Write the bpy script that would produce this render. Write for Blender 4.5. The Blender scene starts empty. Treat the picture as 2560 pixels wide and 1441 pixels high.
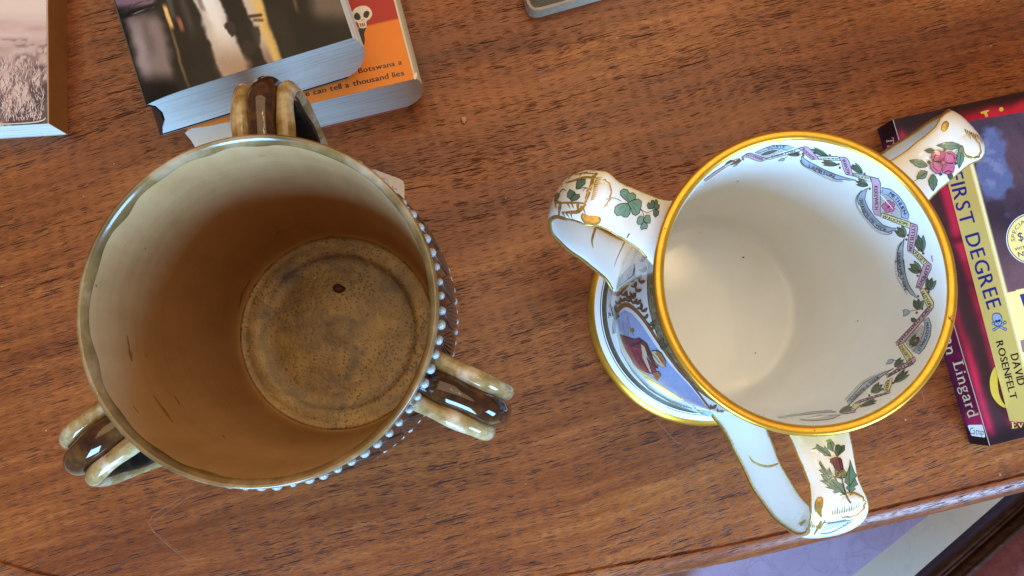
import bpy, bmesh, math, random
import numpy as np
from mathutils import Vector, Matrix
from mathutils.bvhtree import BVHTree
from mathutils.geometry import tessellate_polygon

random.seed(7)
rng = np.random.default_rng(7)
S = 0.01                       # the builders work in centimetres, the scene is in metres
scn = bpy.context.scene
COL = scn.collection

# ------------------------------------------------------------------ camera
W, HH, F, CH = 2560.0, 1441.0, 1850.0, 41.0
TA, TB = 0.119, -0.044
_ca, _sa, _cb, _sb = math.cos(TA), math.sin(TA), math.cos(TB), math.sin(TB)
ROT = np.array([[_cb, 0, _sb], [0, 1, 0], [-_sb, 0, _cb]]) @ np.array([[1, 0, 0], [0, _ca, -_sa], [0, _sa, _ca]])
cam_d = bpy.data.cameras.new("camera")
cam_d.sensor_fit = 'HORIZONTAL'
cam_d.sensor_width = 36.0
cam_d.lens = F * 36.0 / W
cam_d.clip_start = 0.01
cam_d.clip_end = 50.0
cam = bpy.data.objects.new("camera", cam_d)
COL.objects.link(cam)
_m = Matrix([list(ROT[i]) + [0.0] for i in range(3)] + [[0, 0, 0, 1]])
cam.matrix_world = Matrix.Translation((0, 0, CH * S)) @ _m
scn.camera = cam

# ------------------------------------------------------------------ world, lamps, exposure
world = bpy.data.worlds.new("World")
scn.world = world
world.use_nodes = True
bg = world.node_tree.nodes["Background"]
bg.inputs[0].default_value = (1.0, 0.82, 0.58, 1)
bg.inputs[1].default_value = 0.24

def area_lamp(name, loc, target, sx, sy, power, colr):
    d = bpy.data.lights.new(name, 'AREA')
    d.shape = 'RECTANGLE'
    d.size, d.size_y = sx * S, sy * S
    d.energy = power
    d.color = colr
    o = bpy.data.objects.new(name, d)
    COL.objects.link(o)
    o.location = Vector(loc) * S
    o.rotation_euler = (Vector(target) - Vector(loc)).to_track_quat('-Z', 'Y').to_euler()
    return o

# daylight from the window on the viewer's side of the table
area_lamp("window_daylight", (-22, -95, 44), (0, 4, 4), 40, 56, 24.0, (0.27, 0.57, 1.0))
area_lamp("window_daylight", (86, -72, 44), (0, 4, 4), 40, 56, 21.0, (0.27, 0.57, 1.0))
area_lamp("added_warm_fill", (-5, 72, 185), (0, 5, 0), 230, 200, 26.0, (1.0, 0.75, 0.45))  # added soft warm fill from overhead, not a fitting of the room
# bulbs of the ceiling lamp
for k in range(9):
    an = k * 2 * math.pi / 9 + 0.3
    d = bpy.data.lights.new("ceiling_bulb", 'POINT')
    d.energy = 0.7
    d.color = (1.0, 0.72, 0.40)
    d.shadow_soft_size = 0.018
    o = bpy.data.objects.new("ceiling_bulb", d)
    COL.objects.link(o)
    o.location = (0.50 + 0.26 * math.cos(an), 0.52 + 0.26 * math.sin(an), 1.78 + 0.05 * (k % 3))

vs = scn.view_settings
vs.view_transform = 'Standard'
vs.look = 'None'
vs.exposure = 0.1
vs.gamma = 1.0
vs.use_curve_mapping = False
scn.render.engine = 'CYCLES'
scn.cycles.use_denoising = True
scn.cycles.max_bounces = 10
scn.cycles.diffuse_bounces = 6
scn.cycles.glossy_bounces = 5
scn.cycles.sample_clamp_indirect = 6.0

# ------------------------------------------------------------------ projection helpers
NADIR_Z = CH
def pr(p):
    q = ROT.T @ np.array([p[0], p[1], p[2] - CH])
    return (W / 2 + F * q[0] / -q[2], HH / 2 - F * q[1] / -q[2])
def prn(P):
    q = (np.asarray(P) - np.array([0, 0, CH])) @ ROT
    return W / 2 + F * q[:, 0] / -q[:, 2], HH / 2 - F * q[:, 1] / -q[:, 2]
def ray(px, py):
    return ROT @ np.array([(px - W / 2) / F, -(py - HH / 2) / F, -1.0])
def un(px, py, z):
    d = ray(px, py)
    t = (z - CH) / d[2]
    return np.array([d[0] * t, d[1] * t, z])
def Z(ox, oy, s):
    """points read off an enlarged detail -> full picture points"""
    def g(txt):
        return [(ox + float(a) / s, oy + float(b) / s) for a, b in (p.split(',') for p in txt.split())]
    return g
PX = Z(0, 0, 1)

# ------------------------------------------------------------------ materials
MATS = {}
def lin(r, g, b, k=1.0):
    f = lambda c: (c / 255 / 12.92 if c / 255 <= 0.04045 else ((c / 255 + 0.055) / 1.055) ** 2.4) * k
    return (min(f(r), 0.95), min(f(g), 0.95), min(f(b), 0.95), 1)
class N:
    def __init__(self, name):
        self.m = bpy.data.materials.new(name)
        self.m.use_nodes = True
        self.t = self.m.node_tree
        self.b = self.t.nodes["Principled BSDF"]
    def n(self, kind, **kw):
        nd = self.t.nodes.new(kind)
        for k, v in kw.items():
            setattr(nd, k, v)
        return nd
    def l(self, a, b):
        self.t.links.new(a, b)
    def val(self, sock, v):
        if hasattr(v, 'is_output'):
            self.l(v, sock)
        else:
            sock.default_value = v
    def math(self, op, a, b=None, c=None, clamp=False):
        nd = self.n('ShaderNodeMath', operation=op, use_clamp=clamp)
        self.val(nd.inputs[0], a)
        if b is not None: self.val(nd.inputs[1], b)
        if c is not None: self.val(nd.inputs[2], c)
        return nd.outputs[0]
    def ramp(self, fac, stops, interp='LINEAR'):
        nd = self.n('ShaderNodeValToRGB')
        cr = nd.color_ramp
        cr.interpolation = interp
        while len(cr.elements) < len(stops): cr.elements.new(0.5)
        for e, (p, c) in zip(cr.elements, stops):
            e.position = p
            e.color = c if len(c) == 4 else (*c, 1)
        self.l(fac, nd.inputs[0])
        return nd.outputs[0]
    def mix(self, fac, a, b, mode='MIX'):
        nd = self.n('ShaderNodeMix', data_type='RGBA', blend_type=mode)
        self.val(nd.inputs[0], fac)
        self.val(nd.inputs[6], a)
        self.val(nd.inputs[7], b)
        return nd.outputs[2]
    def coords(self, scale=(100, 100, 100), rotz=0.0):
        tc = self.n('ShaderNodeTexCoord')
        mp = self.n('ShaderNodeMapping')
        mp.inputs['Rotation'].default_value = (0, 0, rotz)
        mp.inputs['Scale'].default_value = scale
        self.l(tc.outputs['Object'], mp.inputs[0])
        return mp.outputs[0]
    def noise(self, vec, scale, detail=3, rough=0.5, dist=0.0):
        nd = self.n('ShaderNodeTexNoise')
        nd.inputs['Scale'].default_value = scale
        nd.inputs['Detail'].default_value = detail
        nd.inputs['Roughness'].default_value = rough
        nd.inputs['Distortion'].default_value = dist
        self.l(vec, nd.inputs['Vector'])
        return nd.outputs[0]
    def scale(self, vec, sc, rotz=0.0, loc=(0, 0, 0)):
        mp = self.n('ShaderNodeMapping')
        mp.inputs['Rotation'].default_value = (0, 0, rotz)
        mp.inputs['Scale'].default_value = sc
        mp.inputs['Location'].default_value = loc
        self.l(vec, mp.inputs[0])
        return mp.outputs[0]
    def bump(self, h, strength=0.3, dist=0.0005):
        nd = self.n('ShaderNodeBump')
        nd.inputs['Strength'].default_value = strength
        nd.inputs['Distance'].default_value = dist
        self.l(h, nd.inputs['Height'])
        self.l(nd.outputs[0], self.b.inputs['Normal'])
    def set(self, col=None, rough=None, metal=None, coat=None, spec=None, coat_rough=None):
        for nm, v in (('Base Color', col), ('Roughness', rough), ('Metallic', metal), ('Coat Weight', coat),
                      ('Specular IOR Level', spec), ('Coat Roughness', coat_rough)):
            if v is not None: self.val(self.b.inputs[nm], v)
        return self.m

def flat(name, col, rough=0.5, metal=0.0, coat=0.0, vary=0.10, vscale=3.0, spec=0.5):
    if name in MATS: return MATS[name]
    n = N(name)
    c = n.coords()
    f = n.noise(c, vscale, 4, 0.6)
    lo = tuple(x * (1 - vary) for x in col[:3]) + (1,)
    hi = tuple(min(1, x * (1 + vary)) for x in col[:3]) + (1,)
    cc = n.ramp(f, [(0.3, lo), (0.7, hi)])
    rr = n.math('MULTIPLY_ADD', f, 0.12, rough - 0.06, clamp=True)
    MATS[name] = n.set(cc, rr, metal, coat, spec)
    return MATS[name]

# printed enamel colours on the china cup (glossy, under the glaze)
def enamel(name, r, g, b, k=1.0, rough=0.12):
    return flat('enamel_' + name, lin(r, g, b, k), rough, coat=0.3, vary=0.16, vscale=9.0)
def ink(name, r, g, b, k=1.0, rough=0.4):
    return flat('ink_' + name, lin(r, g, b, k), rough, vary=0.05, vscale=6.0)

def attr_mat(name, rough=0.3, coat=0.0, bump=0.0):
    if name in MATS: return MATS[name]
    n = N(name)
    a = n.n('ShaderNodeAttribute')
    a.attribute_name = 'Col'
    n.set(a.outputs['Color'], rough, coat=coat, spec=0.18)
    if bump:
        n.bump(n.noise(n.coords(), 14.0, 4, 0.6), bump, 0.0003)
    MATS[name] = n.m
    return n.m

# ---- wood
def make_wood():
    n = N('teak_wood')
    tc = n.n('ShaderNodeTexCoord')
    c0 = n.scale(tc.outputs['Object'], (100, 100, 100), rotz=-math.radians(15.5))
    wob = n.noise(c0, 0.035, 2, 0.5)
    jit = n.noise(c0, 2.2, 3, 0.6)
    wv = n.n('ShaderNodeCombineXYZ')
    n.l(n.math('ADD', n.math('MULTIPLY_ADD', wob, 4.0, -2.0), n.math('MULTIPLY_ADD', jit, 0.10, -0.05)), wv.inputs[1])
    va = n.n('ShaderNodeVectorMath', operation='ADD')
    n.l(c0, va.inputs[0]); n.l(wv.outputs[0], va.inputs[1])
    c = va.outputs[0]
    broad = n.noise(n.scale(c, (0.03, 0.30, 1)), 1.0, 3, 0.55)
    mid = n.noise(n.scale(c, (0.16, 2.4, 1)), 1.0, 4, 0.65)
    fine = n.noise(n.scale(c, (0.9, 9.0, 1)), 1.0, 4, 0.7)
    fib = n.noise(n.scale(c, (3.0, 22.0, 1)), 1.0, 3, 0.65)
    v = n.math('ADD', n.math('MULTIPLY', broad, 0.34), n.math('MULTIPLY', mid, 0.26))
    v = n.math('ADD', v, n.math('ADD', n.math('MULTIPLY', fine, 0.22), n.math('MULTIPLY', fib, 0.18)))
    base = n.ramp(v, [(0.38, (0.092, 0.0200, 0.0060)), (0.46, (0.186, 0.0435, 0.0108)), (0.53, (0.290, 0.0785, 0.0170)), (0.63, (0.47, 0.155, 0.036))])
    tone = n.noise(n.scale(c, (0.012, 0.09, 1), loc=(0.3, 0.2, 0)), 1.0, 2, 0.5)
    base = n.mix(n.math('MULTIPLY', n.ramp(tone, [(0.40, (0, 0, 0)), (0.62, (1, 1, 1))]), 0.40), base, (0.175, 0.040, 0.010, 1), 'MIX')
    # open pores: short dark dashes along the grain, gathered in zones
    zone = n.noise(n.scale(c, (0.10, 0.55, 1), loc=(7, 3, 0)), 1.0, 4, 0.65)
    def dashes(sx, sy, loc, keep0, gain, r0, r1):
        vo = n.n('ShaderNodeTexVoronoi')
        vo.inputs['Scale'].default_value = 1.0
        vo.inputs['Randomness'].default_value = 1.0
        vo.voronoi_dimensions = '2D'
        n.l(n.scale(c, (sx, sy, 1), loc=loc), vo.inputs['Vector'])
        sc = n.n('ShaderNodeSeparateColor')
        n.l(vo.outputs['Color'], sc.inputs[0])
        keep = n.math('LESS_THAN', sc.outputs[0], n.math('MULTIPLY_ADD', zone, gain, keep0))
        size = n.math('MULTIPLY_ADD', sc.outputs[1], r1 - r0, r0)
        d = n.math('ADD', vo.outputs['Distance'], n.math('MULTIPLY_ADD', fib, 0.5, -0.25))
        m = n.math('MULTIPLY', n.math('SUBTRACT', size, d), 13.0, clamp=True)
        return n.math('MULTIPLY', m, keep)
    d1 = dashes(0.75, 14.0, (0, 0, 0), -1.05, 2.6, 0.14, 0.40)
    d2 = dashes(0.34, 8.5, (3.3, 1.7, 0), -1.15, 2.5, 0.10, 0.38)
    d3 = dashes(1.3, 20.0, (8.3, 5.7, 0), -0.45, 2.2, 0.16, 0.42)
    pores = n.math('MAXIMUM', n.math('MAXIMUM', d1, d2), n.math('MULTIPLY', d3, 0.7), clamp=True)
    base = n.mix(n.math('MULTIPLY', pores, 0.82), base, (0.014, 0.008, 0.006, 1))
    # dents and ink spots
    vo = n.n('ShaderNodeTexVoronoi')
    vo.inputs['Scale'].default_value = 0.16
    vo.inputs['Randomness'].default_value = 1.0
    n.l(c0, vo.inputs['Vector'])
    spot = n.math('LESS_THAN', n.math('ADD', vo.outputs['Distance'], n.math('MULTIPLY', jit, 0.02)), 0.028)
    base = n.mix(n.math('MULTIPLY', spot, 0.75), base, (0.03, 0.012, 0.008, 1))
    # dust and tiny pale specks
    vd = n.n('ShaderNodeTexVoronoi')
    vd.inputs['Scale'].default_value = 0.55
    n.l(c0, vd.inputs['Vector'])
    dust = n.math('LESS_THAN', vd.outputs['Distance'], 0.026)
    base = n.mix(n.math('MULTIPLY', dust, 0.6), base, (0.55, 0.40, 0.30, 1))
    r = n.math('MULTIPLY_ADD', mid, 0.26, 0.20)
    r = n.math('MULTIPLY_ADD', pores, 0.3, r, clamp=True)
    n.set(base, r, spec=n.math('MULTIPLY_ADD', pores, -0.30, 0.42))
    h = n.math('SUBTRACT', n.math('MULTIPLY', fine, 0.5), pores)
    n.bump(h, 0.25, 0.0003)
    MATS['wood'] = n.m
    return n.m
WOOD = make_wood()

def make_stone_in():           # inside glaze of the stoneware cup
    n = N('tan_salt_glaze')
    c = n.coords()
    f = n.noise(c, 0.22, 4, 0.6)
    st = n.noise(n.scale(c, (0.9, 0.9, 0.16)), 1.0, 4, 0.6)
    rings = n.noise(n.scale(c, (0.03, 0.03, 3.2)), 1.0, 3, 0.6)
    v = n.math('ADD', n.math('MULTIPLY', f, 0.5), n.math('MULTIPLY', st, 0.3))
    v = n.math('ADD', v, n.math('MULTIPLY', rings, 0.2))
    col = n.ramp(v, [(0.35, (0.40, 0.210, 0.080)), (0.5, (0.49, 0.268, 0.112)), (0.66, (0.56, 0.32, 0.145))])
    sp = n.noise(c, 7.5, 2, 0.5)
    col = n.mix(n.math('MULTIPLY', n.math('SUBTRACT', sp, 0.715), 9.0, clamp=True), col, (0.10, 0.05, 0.02, 1))
    n.set(col, n.math('MULTIPLY_ADD', f, 0.15, 0.36), coat=0.0, spec=0.35)
    n.bump(rings, 0.12, 0.0006)
    return n.m
def make_stone_floor():        # speckled brassy glaze on the cup's floor
    n = N('speckled_ochre_floor')
    c = n.coords()
    sx = n.n('ShaderNodeSeparateXYZ'); n.l(c, sx.inputs[0])
    r = n.math('SQRT', n.math('ADD', n.math('MULTIPLY', sx.outputs[0], sx.outputs[0]), n.math('MULTIPLY', sx.outputs[1], sx.outputs[1])))
    wob = n.noise(c, 0.5, 3, 0.6)
    rr = n.math('MULTIPLY_ADD', n.math('SUBTRACT', wob, 0.5), 0.7, r)
    v = n.noise(c, 0.8, 5, 0.65, 0.6)
    col = n.ramp(v, [(0.3, (0.17, 0.092, 0.016)), (0.5, (0.29, 0.163, 0.032)), (0.7, (0.44, 0.260, 0.060))])
    ring = n.ramp(n.math('MULTIPLY', rr, 1 / 5.4), [(0.0, (0.95, 0.95, 0.95)), (0.08, (0.75, 0.75, 0.75)), (0.13, (0.62, 0.62, 0.62)), (0.2, (0.85, 0.85, 0.85)), (0.42, (0.95, 0.95, 0.95)), (0.70, (0.86, 0.86, 0.86)), (0.755, (0.62, 0.62, 0.62)), (0.80, (1.05, 1.05, 1.05)), (0.97, (1.0, 1.0, 1.0)), (1.0, (0.30, 0.30, 0.30))])
    col = n.mix(1.0, col, ring, 'MULTIPLY')
    # sooty patches and pepper specks
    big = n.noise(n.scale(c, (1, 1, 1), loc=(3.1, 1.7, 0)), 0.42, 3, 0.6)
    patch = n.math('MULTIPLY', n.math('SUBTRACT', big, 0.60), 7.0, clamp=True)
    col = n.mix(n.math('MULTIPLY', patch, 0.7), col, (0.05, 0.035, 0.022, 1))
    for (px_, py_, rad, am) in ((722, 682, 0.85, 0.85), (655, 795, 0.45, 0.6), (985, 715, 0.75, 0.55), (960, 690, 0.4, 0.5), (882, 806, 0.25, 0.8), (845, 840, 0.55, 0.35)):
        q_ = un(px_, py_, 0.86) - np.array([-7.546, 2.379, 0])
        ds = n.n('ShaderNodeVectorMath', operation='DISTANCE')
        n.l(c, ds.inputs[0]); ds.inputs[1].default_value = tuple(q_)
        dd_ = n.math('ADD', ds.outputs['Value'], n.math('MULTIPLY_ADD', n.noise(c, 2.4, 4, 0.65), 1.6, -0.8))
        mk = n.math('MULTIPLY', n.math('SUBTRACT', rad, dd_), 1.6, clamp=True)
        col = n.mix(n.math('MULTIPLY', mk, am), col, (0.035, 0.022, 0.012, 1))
    vo = n.n('ShaderNodeTexVoronoi'); vo.inputs['Scale'].default_value = 5.5
    n.l(c, vo.inputs['Vector'])
    den = n.noise(c, 0.35, 3, 0.6)
    th = n.math('MULTIPLY_ADD', den, 0.75, -0.12)
    speck = n.math('LESS_THAN', vo.outputs['Distance'], th)
    col = n.mix(n.math('MULTIPLY', speck, 0.85), col, (0.06, 0.032, 0.014, 1))
    vo2 = n.n('ShaderNodeTexVoronoi'); vo2.inputs['Scale'].default_value = 1.1
    n.l(c, vo2.inputs['Vector'])
    sp2 = n.math('LESS_THAN', vo2.outputs['Distance'], 0.085)
    col = n.mix(n.math('MULTIPLY', sp2, 0.8), col, (0.05, 0.02, 0.01, 1))
    n.set(col, 0.34, spec=0.6, metal=0.12)
    n.bump(n.math('ADD', v, n.math('MULTIPLY', n.noise(c, 5, 3), 0.4)), 0.35, 0.0010)
    return n.m
def make_mottle(name, a, b, c3, scale=1.0, rough=0.09):
    n = N(name)
    c = n.coords()
    f = n.noise(c, scale, 4, 0.6, 0.4)
    g = n.noise(n.scale(c, (1, 1, 1), loc=(5, 2, 1)), scale * 3.1, 3, 0.6)
    v = n.math('MULTIPLY_ADD', g, 0.35, n.math('MULTIPLY', f, 0.65))
    col = n.ramp(v, [(0.36, a), (0.50, b), (0.64, c3)])
    n.set(col, rough, coat=0.25, coat_rough=0.05)
    return n.m
STONE_IN, STONE_FLOOR = make_stone_in(), make_stone_floor()
OLIVE = make_mottle('olive_cream_glaze', (0.20, 0.118, 0.034), (0.38, 0.250, 0.100), (0.60, 0.50, 0.36), 0.8, 0.13)
RIMGL = make_mottle('cream_rim_glaze', (0.11, 0.060, 0.018), (0.22, 0.125, 0.042), (0.42, 0.29, 0.17), 0.30, 0.20)
BROWN = make_mottle('treacle_brown_glaze', (0.022, 0.006, 0.003), (0.048, 0.014, 0.005), (0.115, 0.043, 0.008), 0.9, 0.07)
BLACKG = make_mottle('dark_umber_glaze', (0.012, 0.010, 0.008), (0.030, 0.022, 0.014), (0.065, 0.050, 0.030), 0.9, 0.12)
BODYX = make_mottle('chocolate_body_glaze', (0.010, 0.006, 0.005), (0.022, 0.012, 0.009), (0.050, 0.028, 0.018), 1.6, 0.18)
SLIP = flat('white_slip', (0.40, 0.40, 0.38), 0.18, coat=0.2, vary=0.18, vscale=2.0)
LEAFB = flat('brown_relief', (0.048, 0.024, 0.015), 0.25, coat=0.3, vary=0.3, vscale=4)
LEAFE = flat('pale_brown_slip', (0.15, 0.10, 0.07), 0.25, coat=0.3, vary=0.3, vscale=4)
CHINA = None
def make_china():
    n = N('white_bone_china')
    c = n.coords()
    f = n.noise(c, 0.5, 3, 0.5)
    col = n.ramp(f, [(0.3, (0.83, 0.82, 0.77)), (0.7, (0.87, 0.86, 0.82))])
    sp = n.noise(c, 9.0, 1, 0.5)
    col = n.mix(n.math('MULTIPLY', n.math('SUBTRACT', sp, 0.80), 14.0, clamp=True), col, (0.28, 0.25, 0.20, 1))
    n.set(col, 0.09, coat=0.0, spec=0.40)
    n.bump(n.noise(c, 0.9, 2), 0.04, 0.0008)
    return n.m
CHINA = make_china()
def make_gold(name='gilding', rough=0.36):
    n = N(name)
    c = n.coords()
    f = n.noise(c, 2.2, 4, 0.7)
    g = n.noise(c, 26.0, 2, 0.6)
    col = n.ramp(f, [(0.3, (0.70, 0.34, 0.028)), (0.7, (0.82, 0.43, 0.050))])
    wear = n.noise(n.scale(c, (1, 1, 1), loc=(2, 8, 1)), 5.5, 3, 0.7)
    col = n.mix(n.math('MULTIPLY', n.math('SUBTRACT', wear, 0.72), 10.0, clamp=True), col, (0.30, 0.17, 0.06, 1))
    n.set(col, n.math('MULTIPLY_ADD', g, 0.10, rough - 0.12), metal=0.80)
    n.bump(g, 0.05, 0.0002)
    return n.m
GOLD = make_gold()
GOLDP = flat('gold_paint', (0.50, 0.30, 0.070), 0.30, metal=0.55, vary=0.35, vscale=8)
GREENB = None
def make_greenband():
    n = N('green_leaf_band')
    c = n.coords()
    f = n.noise(c, 4.5, 3, 0.6, 0.8)
    col = n.ramp(f, [(0.42, (0.045, 0.065, 0.035)), (0.5, (0.12, 0.155, 0.085)), (0.6, (0.20, 0.235, 0.14))])
    n.set(col, 0.12, coat=0.3)
    return n.m
GREENB = make_greenband()
LINEB = flat('dark_brown_line', (0.045, 0.030, 0.022), 0.2, vary=0.2)
UMBERB = flat('umber_green_band', (0.12, 0.095, 0.050), 0.15, coat=0.3, vary=0.4, vscale=6)

def make_pages(name, base, dark):
    n = N(name)
    c = n.coords()
    wob = n.noise(n.scale(c, (0.15, 0.15, 0.15)), 1.0, 2)
    ls = n.noise(n.scale(c, (0.12, 0.12, 16.0)), 1.0, 3, 0.75)
    ls2 = n.noise(n.scale(c, (0.22, 0.22, 7.0)), 1.0, 4, 0.75)
    v = n.math('MULTIPLY_ADD', ls2, 0.4, n.math('MULTIPLY', ls, 0.6))
    col = n.ramp(v, [(0.37, dark), (0.48, base), (0.7, tuple(min(0.9, x * 1.08) for x in base))])
    n.set(col, 0.75, spec=0.2)
    n.bump(ls, 0.5, 0.0004)
    return n.m
PAGES = make_pages('page_edges', (0.84, 0.80, 0.71), (0.52, 0.42, 0.30))
PAGES2 = make_pages('old_page_edges', (0.66, 0.61, 0.50), (0.42, 0.34, 0.22))

# ------------------------------------------------------------------ object helpers
ORG = {}
def thing(name, label, cat, loc=(0, 0, 0), group=None):
    o = bpy.data.objects.new(name, None)
    o.empty_display_size = 0.02
    COL.objects.link(o)
    o.location = Vector(loc) * S
    o['label'] = label
    o['category'] = cat
    if group: o['group'] = group
    ORG[o.name] = np.array(loc, float)
    return o
def mesh_obj(name, V, Fc, mats, parent=None, smooth=True, midx=None, loc=None):
    V = np.asarray(V, float)
    org = ORG[parent.name] if parent is not None else (np.array(loc, float) if loc is not None else np.zeros(3))
    me = bpy.data.meshes.new(name)
    me.from_pydata(((V - org) * S).tolist(), [], [list(map(int, f)) for f in Fc])
    if not isinstance(mats, (list, tuple)): mats = [mats]
    for m in mats: me.materials.append(m)
    if midx is not None: me.polygons.foreach_set('material_index', np.asarray(midx, np.int32))
    if smooth: me.polygons.foreach_set('use_smooth', np.ones(len(me.polygons), bool))
    me.update()
    o = bpy.data.objects.new(name, me)
    COL.objects.link(o)
    if parent is not None:
        o.parent = parent
    else:
        o.location = Vector(org) * S
    ORG[o.name] = org
    return o
def sub(name, V, Fc, mats, parent, **kw):
    o = mesh_obj(name, V, Fc, mats, parent, **kw)
    return o
def tag(o, label, cat=None, kind=None, group=None):
    if label: o['label'] = label
    if cat: o['category'] = cat
    if kind: o['kind'] = kind
    if group: o['group'] = group
    return o
def autosmooth(o, deg=35):
    me = o.data
    bm = bmesh.new(); bm.from_mesh(me)
    for e in bm.edges:
        if len(e.link_faces) == 2 and e.calc_face_angle(0) > math.radians(deg): e.smooth = False
    bm.to_mesh(me); bm.free()
    return o

def smooth_path(pts, sub=6):
    P = [np.array(p, float) for p in pts]
    out = []
    for i in range(len(P) - 1):
        p0 = P[i - 1] if i else 2 * P[0] - P[1]
        p1, p2 = P[i], P[i + 1]
        p3 = P[i + 2] if i + 2 < len(P) else 2 * P[-1] - P[-2]
        for k in range(sub):
            t = k / sub
            out.append(0.5 * ((2 * p1) + (-p0 + p2) * t + (2 * p0 - 5 * p1 + 4 * p2 - p3) * t * t + (-p0 + 3 * p1 - 3 * p2 + p3) * t ** 3))
    out.append(P[-1])
    return out

def lathe(prof, c, n=192, rfun=None):
    """prof: (r, z, material of the segment that starts here)"""
    V, Fc, mi = [], [], []
    for (r, z, *_r) in prof:
        for k in range(n):
            a = 2 * math.pi * k / n
            V.append((c[0] + r * math.cos(a), c[1] + r * math.sin(a), z))
    for i in range(len(prof) - 1):
        m = prof[i][2] if len(prof[i]) > 2 else 0
        for k in range(n):
            k2 = (k + 1) % n
            Fc.append((i * n + k, i * n + k2, (i + 1) * n + k2, (i + 1) * n + k))
            mi.append(m)
    return V, Fc, mi

def frames(path, c, th):
    """stations of a handle path (r, z) in the radial plane at th: position, lateral and outward axes"""
    er = np.array([math.cos(th), math.sin(th), 0.0])
    et = np.array([-math.sin(th), math.cos(th), 0.0])
    out = []
    for i, p in enumerate(path):
        a, b = path[max(i - 1, 0)], path[min(i + 1, len(path) - 1)]
        t = np.array([b[0] - a[0], b[1] - a[1]]); t /= np.linalg.norm(t)
        nn = np.array([-t[1], t[0]])
        pos = np.array([c[0], c[1], 0.0]) + er * p[0] + np.array([0, 0, p[1]])
        out.append((pos, et, er * nn[0] + np.array([0, 0, nn[1]])))
    return out
def sweep(fr, section):
    """section(i) -> list of (lateral, outward)"""
    V, Fc = [], []
    m = None
    for i, (p, et, nn) in enumerate(fr):
        s = section(i)
        m = len(s)
        for (a, b) in s: V.append(p + et * a + nn * b)
    L = len(fr)
    for i in range(L - 1):
        for k in range(m):
            k2 = (k + 1) % m
            Fc.append((i * m + k, i * m + k2, (i + 1) * m + k2, (i + 1) * m + k))
    Fc.append(tuple(range(m - 1, -1, -1)))
    Fc.append(tuple((L - 1) * m + k for k in range(m)))
    return V, Fc
def circle(a0, b0, ra, rb, n=16):
    return [(a0 + ra * math.cos(2 * math.pi * k / n), b0 + rb * math.sin(2 * math.pi * k / n)) for k in range(n)]
def tube(P, r, n=8):
    """round tube along 3D points; r may be a list"""
    P = [np.array(p, float) for p in P]
    V, Fc = [], []
    up = np.array([0.13, 0.21, 0.97])
    for i, p in enumerate(P):
        t = P[min(i + 1, len(P) - 1)] - P[max(i - 1, 0)]
        t /= (np.linalg.norm(t) + 1e-12)
        x = np.cross(t, up)
        if np.linalg.norm(x) < 1e-3: x = np.cross(t, np.array([1, 0, 0]))
        x /= np.linalg.norm(x)
        y = np.cross(t, x)
        rr = r[i] if hasattr(r, '__len__') else r
        for k in range(n):
            a = 2 * math.pi * k / n
            V.append(p + (x * math.cos(a) + y * math.sin(a)) * rr)
    for i in range(len(P) - 1):
        for k in range(n):
            k2 = (k + 1) % n
            Fc.append((i * n + k, i * n + k2, (i + 1) * n + k2, (i + 1) * n + k))
    Fc.append(tuple(range(n - 1, -1, -1)))
    Fc.append(tuple((len(P) - 1) * n + k for k in range(n)))
    return V, Fc
def join(parts):
    V, Fc = [], []
    for (v, f) in parts:
        b = len(V)
        V.extend(v)
        Fc.extend([tuple(i + b for i in q) for q in f])
    return V, Fc

# ------------------------------------------------------------------ lettering
GLY = {}
def load_glyphs(chars):
    for ch in chars:
        cu = bpy.data.curves.new('glyph', 'FONT')
        cu.body = ch
        cu.size = 1.0
        cu.resolution_u = 3
        ob = bpy.data.objects.new('glyph', cu)
        COL.objects.link(ob)
        dg = bpy.context.evaluated_depsgraph_get()
        me = bpy.data.meshes.new_from_object(ob.evaluated_get(dg))
        vv = np.array([v.co[:2] for v in me.vertices]) if len(me.vertices) else np.zeros((0, 2))
        tris = []
        for p in me.polygons:
            ii = list(p.vertices)
            for k in range(1, len(ii) - 1): tris.append((ii[0], ii[k], ii[k + 1]))
        if len(vv):
            x0, x1 = vv[:, 0].min(), vv[:, 0].max()
            vv = vv - np.array([x0, 0])
            GLY[ch] = (vv, tris, x1 - x0)
        bpy.data.objects.remove(ob)
        bpy.data.curves.remove(cu)
        bpy.data.meshes.remove(me)
load_glyphs(sorted(set("ABCDEFGHIKLMNOPRSTUVWYZJX-$abcdefghilmnoprstuwvy.")))
GLY[' '] = (np.zeros((0, 2)), [], 0.22)
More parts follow.
